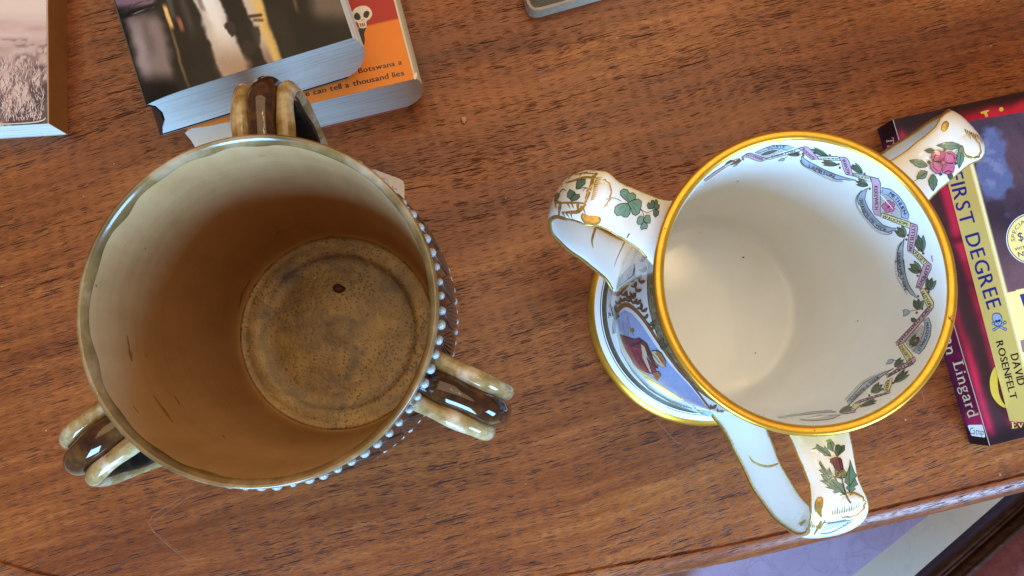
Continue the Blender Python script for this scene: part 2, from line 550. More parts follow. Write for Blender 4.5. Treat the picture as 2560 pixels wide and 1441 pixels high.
# old-style letters with serifs, drawn as strokes (x, y) with a width
def _st(pts, w): return (pts, w)
SER = {
 'L': [_st([(.16, 0), (.16, .72)], .13), _st([(.0, .72), (.34, .72)], .05), _st([(0, .02), (.52, .02)], .06), _st([(.52, 0), (.54, .2)], .06)],
 'T': [_st([(.30, 0), (.30, .72)], .12), _st([(.0, .70), (.60, .70)], .06), _st([(.0, .70), (-.02, .52)], .05), _st([(.60, .70), (.62, .52)], .05), _st([(.16, .02), (.44, .02)], .05)],
 'h': [_st([(.10, 0), (.10, .74)], .10), _st([(.0, .74), (.12, .74)], .04), _st([(.10, .36), (.24, .47), (.36, .44), (.40, .32), (.40, 0)], .10), _st([(.0, .02), (.20, .02)], .04), _st([(.30, .02), (.50, .02)], .04)],
 'e': [_st([(.06, .26), (.42, .26), (.40, .40), (.25, .47), (.10, .40), (.05, .24), (.12, .06), (.27, 0), (.43, .08)], .08)],
 'i': [_st([(.10, 0), (.10, .46)], .11), _st([(.0, .46), (.12, .46)], .04), _st([(.0, .02), (.20, .02)], .04), _st([(.10, .60), (.10, .71)], .12)],
 'n': [_st([(.10, 0), (.10, .46)], .10), _st([(.0, .46), (.12, .46)], .04), _st([(.10, .34), (.24, .46), (.37, .43), (.41, .32), (.41, 0)], .10), _st([(.0, .02), (.20, .02)], .04), _st([(.31, .02), (.51, .02)], .04)],
 'g': [_st([(.22, .47), (.08, .42), (.06, .30), (.20, .20), (.33, .27), (.34, .40), (.22, .47)], .07), _st([(.30, .44), (.44, .47)], .06), _st([(.14, .21), (.08, .10), (.30, .04), (.42, -.04), (.36, -.17), (.16, -.20), (.04, -.12), (.08, -.02), (.20, .04)], .07)],
 'a': [_st([(.06, .38), (.16, .47), (.30, .45), (.34, .34), (.34, .06), (.44, .02)], .10), _st([(.34, .28), (.12, .20), (.05, .10), (.12, .0), (.24, .02), (.34, .10)], .08)],
 'r': [_st([(.10, 0), (.10, .46)], .10), _st([(.0, .46), (.12, .46)], .04), _st([(.10, .32), (.20, .45), (.34, .44)], .09), _st([(.0, .02), (.22, .02)], .04)],
 'd': [_st([(.38, 0), (.38, .74)], .10), _st([(.28, .74), (.40, .74)], .04), _st([(.38, .40), (.22, .47), (.07, .36), (.06, .14), (.18, 0), (.38, .08)], .09), _st([(.38, .02), (.48, .02)], .04)],
 'E': [_st([(.14, 0), (.14, .72)], .12), _st([(0, .70), (.46, .70)], .05), _st([(.14, .37), (.36, .37)], .05), _st([(0, .02), (.50, .02)], .05), _st([(.46, .72), (.47, .56)], .05), _st([(.50, 0), (.52, .18)], .05), _st([(.36, .45), (.36, .29)], .04)],
 'v': [_st([(.04, .46), (.22, .02)], .10), _st([(.22, .02), (.40, .46)], .06), _st([(-.02, .46), (.14, .46)], .04), _st([(.32, .46), (.46, .46)], .04)],
}
def strip(pts, w):
    """flat strip polygon quads along a 2D polyline (y up or down alike)"""
    P = [np.array(p, float) for p in pts]
    L, R_ = [], []
    for i, p in enumerate(P):
        t = P[min(i + 1, len(P) - 1)] - P[max(i - 1, 0)]
        ln = np.linalg.norm(t)
        t = t / ln if ln > 1e-9 else np.array([1.0, 0])
        nn = np.array([-t[1], t[0]])
        ww = w[i] if hasattr(w, '__len__') else w
        L.append(p + nn * ww / 2); R_.append(p - nn * ww / 2)
    tris = []
    for i in range(len(P) - 1):
        tris.append((L[i], R_[i], R_[i + 1])); tris.append((L[i], R_[i + 1], L[i + 1]))
    return tris
for ch, sts in SER.items():
    tris2, k = [], 0
    xs = []
    for (pts, w) in sts:
        pts = smooth_path(pts, 4) if len(pts) > 2 else pts
        tr = strip(pts, w)
        tris2.append(tr)
        for t in tr: xs += [q[0] for q in t]
    SER[ch] = (tris2, min(xs), max(xs))

# ------------------------------------------------------------------ prints laid on real surfaces
class Print:
    """flat print: shapes traced in picture points, dropped along the view ray onto the real surface and fixed there"""
    def __init__(self, bvh, base=0.004, step=9.0, inc=0.0012):
        self.bvh, self.base, self.step, self.inc = bvh, base, step, inc
        self.k = 0
        self.V, self.F, self.mi, self.mats = [], [], [], []
    def _mat(self, m):
        if m not in self.mats: self.mats.append(m)
        return self.mats.index(m)
    def _hit(self, p):
        d = ray(p[0], p[1])
        d = d / np.linalg.norm(d)
        loc, nor, idx, dist = self.bvh.ray_cast(Vector((0, 0, CH)), Vector(d))
        if loc is None: return None
        nor = np.array(nor)
        if nor @ d > 0: nor = -nor
        return np.array(loc) + nor * (self.base + self.k * self.inc)
    def tris(self, T, mat):
        mi = self._mat(mat)
        cache = {}
        st = [tuple(tuple(map(float, q)) for q in t) for t in T]
        out = []
        while st:
            t = st.pop()
            e = [math.hypot(t[i][0] - t[(i + 1) % 3][0], t[i][1] - t[(i + 1) % 3][1]) for i in range(3)]
            j = max(range(3), key=lambda i: e[i])
            if e[j] > self.step:
                a, b, c = t[j], t[(j + 1) % 3], t[(j + 2) % 3]
                m = ((a[0] + b[0]) / 2, (a[1] + b[1]) / 2)
                st.append((a, m, c)); st.append((m, b, c))
            else:
                out.append(t)
        for t in out:
            ids = []
            for q in t:
                key = (round(q[0], 3), round(q[1], 3))
                if key not in cache:
                    h = self._hit(q)
                    if h is None: cache[key] = None
                    else:
                        self.V.append(h)
                        cache[key] = len(self.V) - 1
                ids.append(cache[key])
            if None in ids or len(set(ids)) < 3: continue
            P = [self.V[i] for i in ids]
            if max(np.linalg.norm(P[0] - P[1]), np.linalg.norm(P[1] - P[2]), np.linalg.norm(P[2] - P[0])) > 2.2: continue
            self.F.append(ids); self.mi.append(mi)
    def fill(self, poly, mat, line=None, lw=1.5):
        vs = [Vector((p[0], p[1], 0)) for p in poly]
        T = [[poly[i] for i in t] for t in tessellate_polygon([vs])]
        self.tris(T, mat)
        self.k += 1
        if line is not None: self.stroke(list(poly) + [poly[0]], lw, line)
        return self
    def stroke(self, pts, w, mat, sm=0):
        if sm:
            n0 = len(pts)
            pts = smooth_path(pts, sm)
            if hasattr(w, '__len__'): w = list(np.interp(np.linspace(0, n0 - 1, len(pts)), np.arange(n0), w))
        self.tris(strip(pts, w), mat)
        self.k += 1
        return self
    def text(self, s, path, h, mat, bold=0.0, fit=True, serif=False, gap=0.10, track=1.0):
        """letters along a path through the middle of the letters, fitted to its length"""
        P = [np.array(p, float) for p in path]
        seg = [np.linalg.norm(P[i + 1] - P[i]) for i in range(len(P) - 1)]
        tot = sum(seg)
        def at(d):
            i = 0
            while i < len(seg) - 1 and d > seg[i]:
                d -= seg[i]; i += 1
            t = (P[i + 1] - P[i]) / seg[i]
            # blend tangents so that the letters turn smoothly
            f = min(max(d / seg[i], 0), 1)
            t2 = t
            if f > .5 and i + 1 < len(seg): t2 = t * (1.5 - f) + (P[i + 2] - P[i + 1]) / seg[i + 1] * (f - .5)
            elif f < .5 and i > 0: t2 = t * (.5 + f) + (P[i] - P[i - 1]) / seg[i - 1] * (.5 - f)
            t2 = t2 / np.linalg.norm(t2)
            return P[i] + t * d, t2
        lay, x = [], 0.0
        for ch in s:
            wd = (SER[ch][2] - SER[ch][1]) if (serif and ch in SER) else GLY[ch][2]
            lay.append((ch, x, wd)); x += wd + gap
        x -= gap
        cap = 0.72
        sy = h / cap
        sx = tot / x if fit else sy * track
        for ch, x0, wd in lay:
            if ch == ' ': continue
            pc, t = at((x0 + wd / 2) * sx)
            up = np.array([t[1], -t[0]])
            def mp(g): return pc + t * (g[0] - wd / 2) * sx + up * (g[1] - cap / 2) * sy
            if serif and ch in SER:
                for tr in SER[ch][0]:
                    self.tris([[mp((q[0] - SER[ch][1], q[1])) for q in t3] for t3 in tr], mat)
                    self.k += 0.25
            else:
                vv, tr, _w = GLY[ch]
                q = [mp(g) for g in vv]
                self.tris([[q[i] for i in t3] for t3 in tr], mat)
                if bold:
                    for dx in (-bold, bold):
                        self.k += 0.5
                        q2 = [mp((g[0] + dx, g[1])) for g in vv]
                        self.tris([[q2[i] for i in t3] for t3 in tr], mat)
                    self.k -= 1.0
        self.k += 2
        return self
    def leaf(self, a, b, w, mat, line, lw=1.2, rib=True, saw=0):
        a, b = np.array(a, float), np.array(b, float)
        t = b - a
        ln = np.linalg.norm(t)
        nn = np.array([-t[1], t[0]]) / ln
        L = [a + t * u + nn * w / 2 * math.sin(math.pi * u ** 0.85) * (1 + (0.16 * (i % 2) if saw else 0)) for i, u in enumerate(np.linspace(0, 1, 9))]
        R_ = [a + t * u - nn * w / 2 * math.sin(math.pi * u ** 0.85) * (1 + (0.16 * (i % 2) if saw else 0)) for i, u in enumerate(np.linspace(0, 1, 9))]
        self.fill(L + R_[::-1][1:-1], mat, line, lw)
        if rib: self.stroke([a, b], lw * 0.8, line)
        return self
    def dot(self, c, r, mat, n=9, ry=None, rot=0.0):
        ry = ry or r
        ca, sa = math.cos(rot), math.sin(rot)
        pts = []
        for k in range(n):
            x, y = r * math.cos(2 * math.pi * k / n), ry * math.sin(2 * math.pi * k / n)
            pts.append((c[0] + x * ca - y * sa, c[1] + x * sa + y * ca))
        return self.fill(pts, mat)
    def build(self, name, parent, under=None):
        if not self.F: return None
        o = mesh_obj(name, self.V, self.F, self.mats, parent, smooth=True, midx=self.mi)
        if under is not None: o.parent = under
        return o
def bvh_of(V, Fc):
    return BVHTree.FromPolygons([tuple(map(float, v)) for v in V], [tuple(f) for f in Fc])
def bvh_plane(pts):
    return BVHTree.FromPolygons([tuple(map(float, p)) for p in pts], [tuple(range(len(pts)))])

# ================================================================== THE SETTING
# ---- table
EDGE = smooth_path([un(x, y, 0)[:2] for x, y in PX("-900,1010 -450,1240 0,1398 160,1441 460,1508 800,1530 1120,1492 1400,1434 1845,1352 2201,1267 2560,1181 3000,1066 3600,900")], 10)
table = thing('table', 'reddish brown teak table with dark grain and a moulded front edge', 'table', (0, 0, -3.0))
far = [(110, EDGE[-1][1] + 20), (110, 95), (-110, 95), (-110, EDGE[0][1] + 10)]
loop = [(p[0], p[1], 0.0) for p in EDGE] + [(x, y, 0.0) for x, y in far]
tri = tessellate_polygon([[Vector(p) for p in loop]])
# orient upwards
def upward(V, T):
    out = []
    for t in T:
        a, b, c = (np.array(V[i]) for i in t)
        out.append(tuple(t) if np.cross(b - a, c - a)[2] > 0 else tuple(reversed(t)))
    return out
top = mesh_obj('table_top', loop, upward(loop, tri), WOOD, table, smooth=False)
MP = [(0.0, 0.0), (0.03, -0.14), (0.09, -0.22), (0.16, -0.22), (0.22, -0.13), (0.30, -0.12), (0.55, -0.17), (0.85, -0.32), (1.10, -0.55), (1.28, -0.85), (1.36, -1.20), (1.34, -1.55), (1.20, -1.85), (0.9, -2.05), (0.4, -2.15), (-2.0, -2.2)]
V, Fc = [], []
for i, p in enumerate(EDGE):
    t = EDGE[min(i + 1, len(EDGE) - 1)] - EDGE[max(i - 1, 0)]
    t = t / np.linalg.norm(t)
    nn = np.array([t[1], -t[0]])
    for (o_, z) in MP:
        V.append((p[0] + nn[0] * o_, p[1] + nn[1] * o_, z))
m = len(MP)
for i in range(len(EDGE) - 1):
    for k in range(m - 1):
        Fc.append((i * m + k, i * m + k + 1, (i + 1) * m + k + 1, (i + 1) * m + k))
autosmooth(mesh_obj('edge_moulding', V, Fc, WOOD, table), 30)
TOPB = bvh_plane([(-110, -60, 0), (110, -60, 0), (110, 95, 0), (-110, 95, 0)])
SCR = flat('pale_scratch', (0.27, 0.12, 0.06), 0.45, vary=0.3, vscale=5)
for pts, w in (("455,1245 372,1308 462,1396 480,1399 512,1397", 2.0), ("470,1243 375,1312", 1.3), ("380,1325 455,1385", 1.2),
               ("1635,1045 1662,1075 1690,1105 1705,1109", 1.7), ("2302,972 2310,1000 2306,1015", 2.0), ("1490,868 1450,892 1405,908", 1.8),
               ("1145,850 1200,872 1268,905", 1.2), ("880,325 940,368 1010,400", 1.3)):
    p = Print(TOPB, 0.004, 40)
    p.stroke(PX(pts), w * 0.75, SCR, 4)
    p.build('scratch', table)

# ---- floor far below
def make_floor():
    n = N('cream_floor')
    c = n.coords()
    f = n.noise(c, 0.06, 4, 0.6)
    vo = n.n('ShaderNodeTexVoronoi', feature='DISTANCE_TO_EDGE')
    vo.inputs['Scale'].default_value = 0.16
    dv = n.n('ShaderNodeVectorMath', operation='ADD')
    n.l(c, dv.inputs[0])
    nz = n.n('ShaderNodeTexNoise'); nz.inputs['Scale'].default_value = 0.3; n.l(c, nz.inputs['Vector'])
    sc = n.n('ShaderNodeVectorMath', operation='SCALE'); n.l(nz.outputs[1], sc.inputs[0]); sc.inputs['Scale'].default_value = 6.0
    n.l(sc.outputs[0], dv.inputs[1]); n.l(dv.outputs[0], vo.inputs['Vector'])
    vein = n.math('LESS_THAN', vo.outputs['Distance'], 0.022)
    col = n.ramp(f, [(0.3, (0.80, 0.66, 0.50)), (0.7, (0.86, 0.72, 0.56))])
    col = n.mix(n.math('MULTIPLY', vein, 0.10), col, (0.34, 0.26, 0.26, 1))
    n.set(col, 0.45)
    return n.m
fl = mesh_obj('floor', [(-150, -150, -73), (150, -150, -73), (150, 150, -73), (-150, 150, -73)], [(0, 1, 2, 3)], make_floor(), None, smooth=False, loc=(0, 0, -73))
tag(fl, None, kind='structure')

# ---- thin lilac veined slab on the floor, its edge running towards the chair
LILACM = N('lilac_veined')
_c = LILACM.coords()
_f = LILACM.noise(_c, 0.22, 4, 0.6)
_v = LILACM.n('ShaderNodeTexNoise'); _v.inputs['Scale'].default_value = 0.16; _v.inputs['Detail'].default_value = 5; _v.inputs['Distortion'].default_value = 1.6
LILACM.l(_c, _v.inputs['Vector'])
_vein = LILACM.math('SUBTRACT', 1.0, LILACM.math('MULTIPLY', LILACM.math('ABSOLUTE', LILACM.math('SUBTRACT', _v.outputs[0], 0.5)), 40.0, clamp=True), clamp=True)
_cc = LILACM.ramp(_f, [(0.3, (0.60, 0.47, 0.66)), (0.7, (0.72, 0.57, 0.78))])
LILACM.set(LILACM.mix(LILACM.math('MULTIPLY', _vein, 0.35), _cc, (0.36, 0.26, 0.44, 1)), 0.85)
LILACM.bump(LILACM.noise(_c, 9.0, 2), 0.4, 0.001)
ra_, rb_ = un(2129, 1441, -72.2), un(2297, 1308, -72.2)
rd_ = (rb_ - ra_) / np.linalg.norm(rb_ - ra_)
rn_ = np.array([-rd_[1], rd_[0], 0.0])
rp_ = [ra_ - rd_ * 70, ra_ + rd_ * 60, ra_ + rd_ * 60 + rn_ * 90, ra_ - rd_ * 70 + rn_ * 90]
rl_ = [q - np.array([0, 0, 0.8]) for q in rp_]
lilac_slab = mesh_obj('lilac_slab', rp_ + rl_, [(0, 1, 2, 3), (7, 6, 5, 4), (0, 4, 5, 1), (1, 5, 6, 2), (2, 6, 7, 3), (3, 7, 4, 0)], LILACM.m, None, smooth=False, loc=tuple(np.mean(rl_, 0)))
tag(lilac_slab, 'pale lilac slab with faint veins on the floor beyond the table edge', 'lilac_slab')

# ---- chair pushed under the front corner
DARKW = N('dark_chair_wood')
_c = DARKW.coords()
_f = DARKW.noise(DARKW.scale(_c, (0.25, 2.2, 2.2), rotz=math.radians(-41)), 1.0, 4, 0.6)
DARKW.set(DARKW.ramp(_f, [(0.3, (0.016, 0.005, 0.003)), (0.7, (0.075, 0.024, 0.011))]), 0.42, spec=0.3)
REDF = N('dark_red_upholstery')
_c = REDF.coords()
_f = REDF.noise(_c, 1.1, 4, 0.6)
_g = REDF.noise(_c, 14.0, 2, 0.6)
REDF.set(REDF.ramp(REDF.math('MULTIPLY_ADD', _g, 0.3, REDF.math('MULTIPLY', _f, 0.7)), [(0.35, (0.13, 0.022, 0.018)), (0.65, (0.26, 0.060, 0.045))]), 0.8)
REDF.bump(_g, 0.5, 0.001)
SZ = -28.0
q0 = un(2278, 1441, SZ - 3.5); q1 = un(2508, 1239, SZ - 3.5)
e1 = (q1 - q0); e1 /= np.linalg.norm(e1)
e2 = np.array([e1[1], -e1[0], 0.0])
chair = thing('chair', 'dark wooden chair with dark red upholstered seat at the lower right', 'chair', tuple(q0 + e1 * 8 + e2 * 20 + np.array([0, 0, -73 - SZ])))
def slab(o, a0, a1, b0, b1, z0, z1, bev=0.5):
    """bevelled box in the chair's own axes"""
    bm = bmesh.new()
    vs = [bm.verts.new((a, b, z)) for z in (z0, z1) for (a, b) in ((a0, b0), (a1, b0), (a1, b1), (a0, b1))]
    for f in ((3, 2, 1, 0), (4, 5, 6, 7), (0, 1, 5, 4), (1, 2, 6, 5), (2, 3, 7, 6), (3, 0, 4, 7)): bm.faces.new([vs[i] for i in f])
    bmesh.ops.bevel(bm, geom=bm.edges[:], offset=bev, segments=3, affect='EDGES')
    bm.verts.index_update()
    V = [o + e1 * v.co.x + e2 * v.co.y + np.array([0, 0, v.co.z]) for v in bm.verts]
    Fc = [[v.index for v in f.verts] for f in bm.faces]
    bm.free()
    return V, Fc
A0, A1, B1 = -22.0, 24.0, 42.0
b0 = q0.copy(); b0[2] = 0
for (a0, a1, c0, c1) in ((A0, A1, 0.0, 0.75), (A0, A1, 0.85, 1.7), (A0, A0 + 1.7, 1.75, B1), (A1 - 1.7, A1, 1.75, B1), (A0, A1, B1 + .1, B1 + 1.8)):
    dz = -0.7 if c0 == 0.0 else 0.0
    V, Fc = slab(b0, a0, a1, c0, c1, SZ - 3.5, SZ + dz, 0.28)
    mesh_obj('seat_rail', V, Fc, DARKW.m, chair)
# padded seat: domed cushion
V, Fc = [], []
ns = 28
for i in range(ns + 1):
    for j in range(ns + 1):
        u, v = i / ns * 2 - 1, j / ns * 2 - 1
        a = (A0 + A1) / 2 + u * ((A1 - A0) / 2 - 1.85)
        b = (1.85 + B1) / 2 + v * ((B1 - 1.85) / 2 - 0.05)
        z = SZ - 2.0 + 3.4 * ((1 - abs(u) ** 7) * (1 - abs(v) ** 7)) ** 0.5
        V.append(b0 + e1 * a + e2 * b + np.array([0, 0, z]))
for i in range(ns):
    for j in range(ns):
        k = i * (ns + 1) + j
        Fc.append((k, k + 1, k + ns + 2, k + ns + 1))
mesh_obj('seat_cushion', V, Fc, REDF.m, chair)
for (a, b) in ((A0 + 2, 1.7), (A1 - 2, 1.7), (A0 + 2, B1 + 1.5), (A1 - 2, B1 + 1.5)):
    V, Fc = slab(b0, a - 1.6, a + 1.6, b - 1.6, b + 1.6, -73.0, SZ - 3.6, 0.5)
    mesh_obj('leg', V, Fc, DARKW.m, chair)

# ================================================================== STONEWARE CUP (left)
LC = (-7.546, 2.379)
LH = 15.437
scup = thing('stoneware_loving_cup', 'large brown stoneware cup with three ribbed handles, tan inside, on the left', 'cup', (LC[0], LC[1], 0))
prof = [(0.0, 0.30, 0), (4.6, 0.30, 0), (5.0, 0.0, 0), (5.55, 0.02, 0), (5.80, 0.25, 0), (5.90, 0.8, 0), (6.05, 2.0, 0), (6.28, 4.0, 0), (6.44, 6.0, 0), (6.52, 8.0, 0), (6.53, 9.6, 0), (6.47, 11.0, 0), (6.36, 12.4, 0), (6.24, 13.5, 0), (6.14, 14.05, 0), (6.08, 14.5, 0), (6.08, 14.9, 0), (6.07, 15.2, 0), (6.03, 15.34, 1), (5.93, 15.33, 1), (5.87, 15.15, 1)]
for z in np.linspace(14.9, 2.2, 22):
    t = (z - 1.2) / 13.7
    prof.append((5.38 + 0.46 * t ** 0.8, z, 1))
prof += [(5.36, 1.6, 1), (5.28, 1.22, 1), (5.18, 1.02, 2), (5.05, 0.96, 2), (4.75, 0.95, 2), (4.35, 0.93, 2), (4.12, 0.86, 2), (3.95, 0.80, 2), (3.4, 0.78, 2), (2.6, 0.80, 2), (1.9, 0.82, 2), (1.2, 0.83, 2), (0.9, 0.82, 2), (0.6, 0.83, 2), (0.35, 0.85, 2), (0.0, 0.855, 2)]
V, Fc, mi = lathe(prof, LC, 160)
cupL = mesh_obj('body', V, Fc, [BODYX, STONE_IN, STONE_FLOOR], scup, midx=mi)
LB = bvh_of(V, Fc)
# glaze that runs over the lip and ends in drips inside
V, Fc = [], []
nth = 240
drip = [0.0] * nth
for k in range(nth):
    a = k / nth * 2 * math.pi
    s_ = 0.5 + 0.5 * math.sin(17 * a + 1.6 * math.sin(3 * a) + 0.7)
    s2 = 0.5 + 0.5 * math.sin(7 * a + 2.0)
    drip[k] = 0.05 + 0.20 * s_ ** 1.3 * (0.35 + 0.65 * s2)
prf = []
for k in range(nth):
    a = k / nth * 2 * math.pi
    dd = drip[k]
    th = 0.035 + 0.05 * dd
    ring = [(6.085, 14.62), (6.125, 14.72), (6.136, 14.95), (6.136, 15.2), (6.115, 15.36), (6.07, 15.43), (6.01, 15.437), (5.94, 15.40), (5.885, 15.31), (5.865 - th * 0.3, 15.26), (5.85 - th * 0.7, 15.23 - dd * 0.6), (5.835 - th * 0.8, 15.20 - dd * 1.1), (5.835 - th * 0.3, 15.19 - dd * 1.45), (5.87, 15.18 - dd * 1.55)]
    for (r, z) in ring: V.append((LC[0] + r * math.cos(a), LC[1] + r * math.sin(a), z))
m = len(ring)
for k in range(nth):
    k2 = (k + 1) % nth
    for j in range(m - 1): Fc.append((k * m + j, k2 * m + j, k2 * m + j + 1, k * m + j + 1))
mesh_obj('glazed_rim', V, Fc, RIMGL, scup)
# white beads
def bead_mesh(name, rx, ry, rz):
    bm = bmesh.new()
    bmesh.ops.create_uvsphere(bm, u_segments=10, v_segments=6, radius=1.0)
    me = bpy.data.meshes.new(name)
    for v in bm.verts: v.co = Vector((v.co.x * rx, v.co.y * ry, v.co.z * rz)) * S
    bm.to_mesh(me); bm.free()
    me.materials.append(SLIP)
    me.polygons.foreach_set('use_smooth', np.ones(len(me.polygons), bool))
    return me
def bead_row(n, r, z, me, skip=()):
    for k in range(n):
        a = 2 * math.pi * (k + 0.5 * random.uniform(-0.12, 0.12)) / n
        if any(abs((math.degrees(a) - s + 180) % 360 - 180) < w for s, w in skip): continue
        o = bpy.data.objects.new('bead', me)
        COL.objects.link(o)
        o.parent = scup
        o.location = Vector((r * math.cos(a), r * math.sin(a), z + random.uniform(-0.03, 0.03))) * S
        f = random.uniform(0.80, 1.12)
        o.scale = (f, f * random.uniform(0.9, 1.1), f)
        o.rotation_euler = (0, 0, a)
        ORG[o.name] = np.zeros(3)
bead_row(72, 6.17, 14.18, bead_mesh('bead', 0.17, 0.185, 0.21))
LTH = (95.6, 217.6, 335.6)
bead_row(88, 6.53, 8.6, bead_mesh('small_bead', 0.11, 0.15, 0.15), [(t, 11) for t in LTH])
# applied leaves between the bead rows: ribbed brown blades edged in slip
def leaf_relief():
    parts = []
    def R_(z):
        zs = [8.0, 9.6, 11.0, 12.4, 13.5, 14.05]; rs = [6.52, 6.53, 6.47, 6.36, 6.24, 6.14]
        return float(np.interp(z, zs, rs))
    def on(t, z, d=0.0): return ((R_(z) + d) * math.cos(t), (R_(z) + d) * math.sin(t), z)
    z0, z1, hw = 8.9, 13.6, 0.075
    us = np.linspace(0, 1, 12)
    edge = lambda u, s: s * hw * math.sin(math.pi * min(1, u * 0.92 + 0.08)) ** 0.7
    ribs = []
    for s in (-0.9, -0.54, -0.18, 0.18, 0.54, 0.9):
        ribs.append(tube([on(edge(u, s), z0 + (z1 - z0) * u, 0.0) for u in us], [0.085 * math.sin(math.pi * min(1, u * 0.9 + 0.1)) ** 0.7 + 0.015 for u in us], 6))
    rim = tube([on(edge(u, -1), z0 + (z1 - z0) * u, 0.01) for u in us] + [on(edge(u, 1), z0 + (z1 - z0) * u, 0.01) for u in us[::-1]], 0.026, 6)
    V1, F1 = join(ribs)
    V2, F2 = rim
    V, Fc = join([(V1, F1), (V2, F2)])
    me = bpy.data.meshes.new('slip_leaf')
    me.from_pydata((np.array(V) * S).tolist(), [], Fc)
    me.materials.append(LEAFB); me.materials.append(LEAFE)
    me.polygons.foreach_set('material_index', np.array([0] * len(F1) + [1] * len(F2), np.int32))
    me.polygons.foreach_set('use_smooth', np.ones(len(Fc), bool))
    return me
lm = leaf_relief()
for k in range(36):
    a = 2 * math.pi * k / 36
    if any(abs((math.degrees(a) - s + 180) % 360 - 180) < 10 for s in LTH): continue
    o = bpy.data.objects.new('slip_leaf', lm)
    COL.objects.link(o); o.parent = scup
    o.rotation_euler = (0, 0, a)
# handles: a dark strap carrying three rolls
HP = smooth_path([(5.9, 13.25), (6.6, 13.35), (7.4, 13.40), (8.15, 13.25), (8.72, 12.75), (8.98, 11.9), (9.0, 10.6), (8.85, 9.0), (8.5, 7.4), (7.9, 6.0), (7.1, 4.9), (6.3, 4.3), (5.8, 4.1)], 5)
for hi, th in enumerate(LTH):
    fr = frames(HP, LC, math.radians(th))
    nL = len(fr)
    he = mesh_obj('handle', *sweep(fr, lambda i: circle(0, -0.22, 1.02, 0.24, 18)), BLACKG, scup)
    for nm, a0, ra, n0, mt in (('side_roll', -0.84, 0.345, 0.04, OLIVE), ('side_roll', 0.84, 0.345, 0.04, OLIVE), ('middle_roll', 0.0, 0.53, 0.13, BROWN)):
        rw = [1.0 + 0.06 * math.sin(i * 0.55 + hi * 2 + a0 * 3) for i in range(nL)]
        o = mesh_obj(nm, *sweep(fr, lambda i: circle(a0, n0, ra * rw[i], ra * 0.95 * rw[i], 18)), mt, scup)
        o.parent = he
# glaze runs inside
DRIP = flat('brown_run', (0.30, 0.135, 0.045), 0.35, vary=0.3)
for pts, w in (("318,838 320,855 324,872", [2, 4, 2]), ("322,872 326,885 330,905", [2, 9, 2]), ("364,884 366,896", [2, 4]), ("383,988 398,1010 413,1030 432,1057", [2, 4, 6, 2]),
               ("436,990 450,1012", [2, 4]), ("556,1088 562,1096", [2, 4]), ("690,588 697,580 700,577", [3, 5, 2]), ("812,594 830,592 842,595", [4, 8, 4]), ("597,770 605,735 625,700", [3, 6, 3]),
               ("240,712 241,718", [4, 3]), ("362,620 364,624", [3, 3])):
    gl = Print(LB, 0.006, 14)
    gl.stroke(PX(pts), w, DRIP)
    gl.build('glaze_run', scup, cupL)
# dried brown flake lying in the bottom
fp = un(848, 722, 0.86)
bm = bmesh.new()
bmesh.ops.create_icosphere(bm, subdivisions=2, radius=0.29)
for v in bm.verts: v.co = Vector((v.co.x * (1 + random.uniform(-.25, .25)), v.co.y * 0.8 * (1 + random.uniform(-.25, .25)), v.co.z * 0.35 + 0.1 * abs(v.co.x)))
mz = min(v.co.z for v in bm.verts)
bm.verts.index_update()
V = [np.array(v.co) + fp + np.array([0, 0, -mz]) for v in bm.verts]
Fc = [[v.index for v in f.verts] for f in bm.faces]
bm.free()
fk = mesh_obj('dried_flake', V, Fc, flat('dried_flake', (0.07, 0.025, 0.012), 0.6, vary=0.5, vscale=8), None, loc=tuple(fp))
tag(fk, 'small dark brown dried flake lying in the stoneware cup', 'flake')

# ---- paper tag beside the cup
TZ = 0.06
tp = PX("925,424 935,424 998,447 1008,453 1011,462 1011,512 960,560 900,520")
tl = [un(x, y, TZ) for x, y in tp]
lo = [p - np.array([0, 0, 0.03]) for p in tl]
nt = len(tl)
Vt = tl + lo
Ft = [tuple(range(nt))[::-1], tuple(range(nt, 2 * nt))] + [(i, (i + 1) % nt, nt + (i + 1) % nt, nt + i) for i in range(nt)]
tagt = thing('paper_tag', 'small cream paper tag with handwriting, half hidden behind the stoneware cup', 'tag', tuple(np.mean(tl, 0) * np.array([1, 1, 0])))
mesh_obj('card', Vt, Ft, flat('tag_card', (0.62, 0.50, 0.38), 0.8, vary=0.08), tagt, smooth=False)
tb = bvh_plane(tl[::-1])
INKB = ink('black', 22, 20, 24)
pt = Print(tb, 0.004, 30)
tz = Z(880, 400, 2.883)
pt.stroke(tz("190,140 200,136 211,142 213,152 208,156"), 1.8, INKB)
pt.stroke(tz("294,188 293,205 298,218 304,207 306,222 314,228 322,218 324,206"), 1.5, INKB, 3)
pt.build('handwriting', tagt)
# crumb on the table
cp = un(1160, 301, 0.0)
bm = bmesh.new()
bmesh.ops.create_icosphere(bm, subdivisions=2, radius=0.16)
for v in bm.verts: v.co = Vector((v.co.x * (1 + random.uniform(-.3, .3)), v.co.y * 1.3 * (1 + random.uniform(-.3, .3)), v.co.z * 0.5))
mz = min(v.co.z for v in bm.verts)
bm.verts.index_update()
V = [np.array(v.co) + cp + np.array([0, 0, -mz]) for v in bm.verts]
Fc = [[v.index for v in f.verts] for f in bm.faces]
bm.free()
tag(mesh_obj('crumb', V, Fc, flat('crumb', (0.55, 0.33, 0.2), 0.8, vary=0.3), None, loc=tuple(cp)), 'pale crumb lying on the bare table between books and cups', 'crumb')

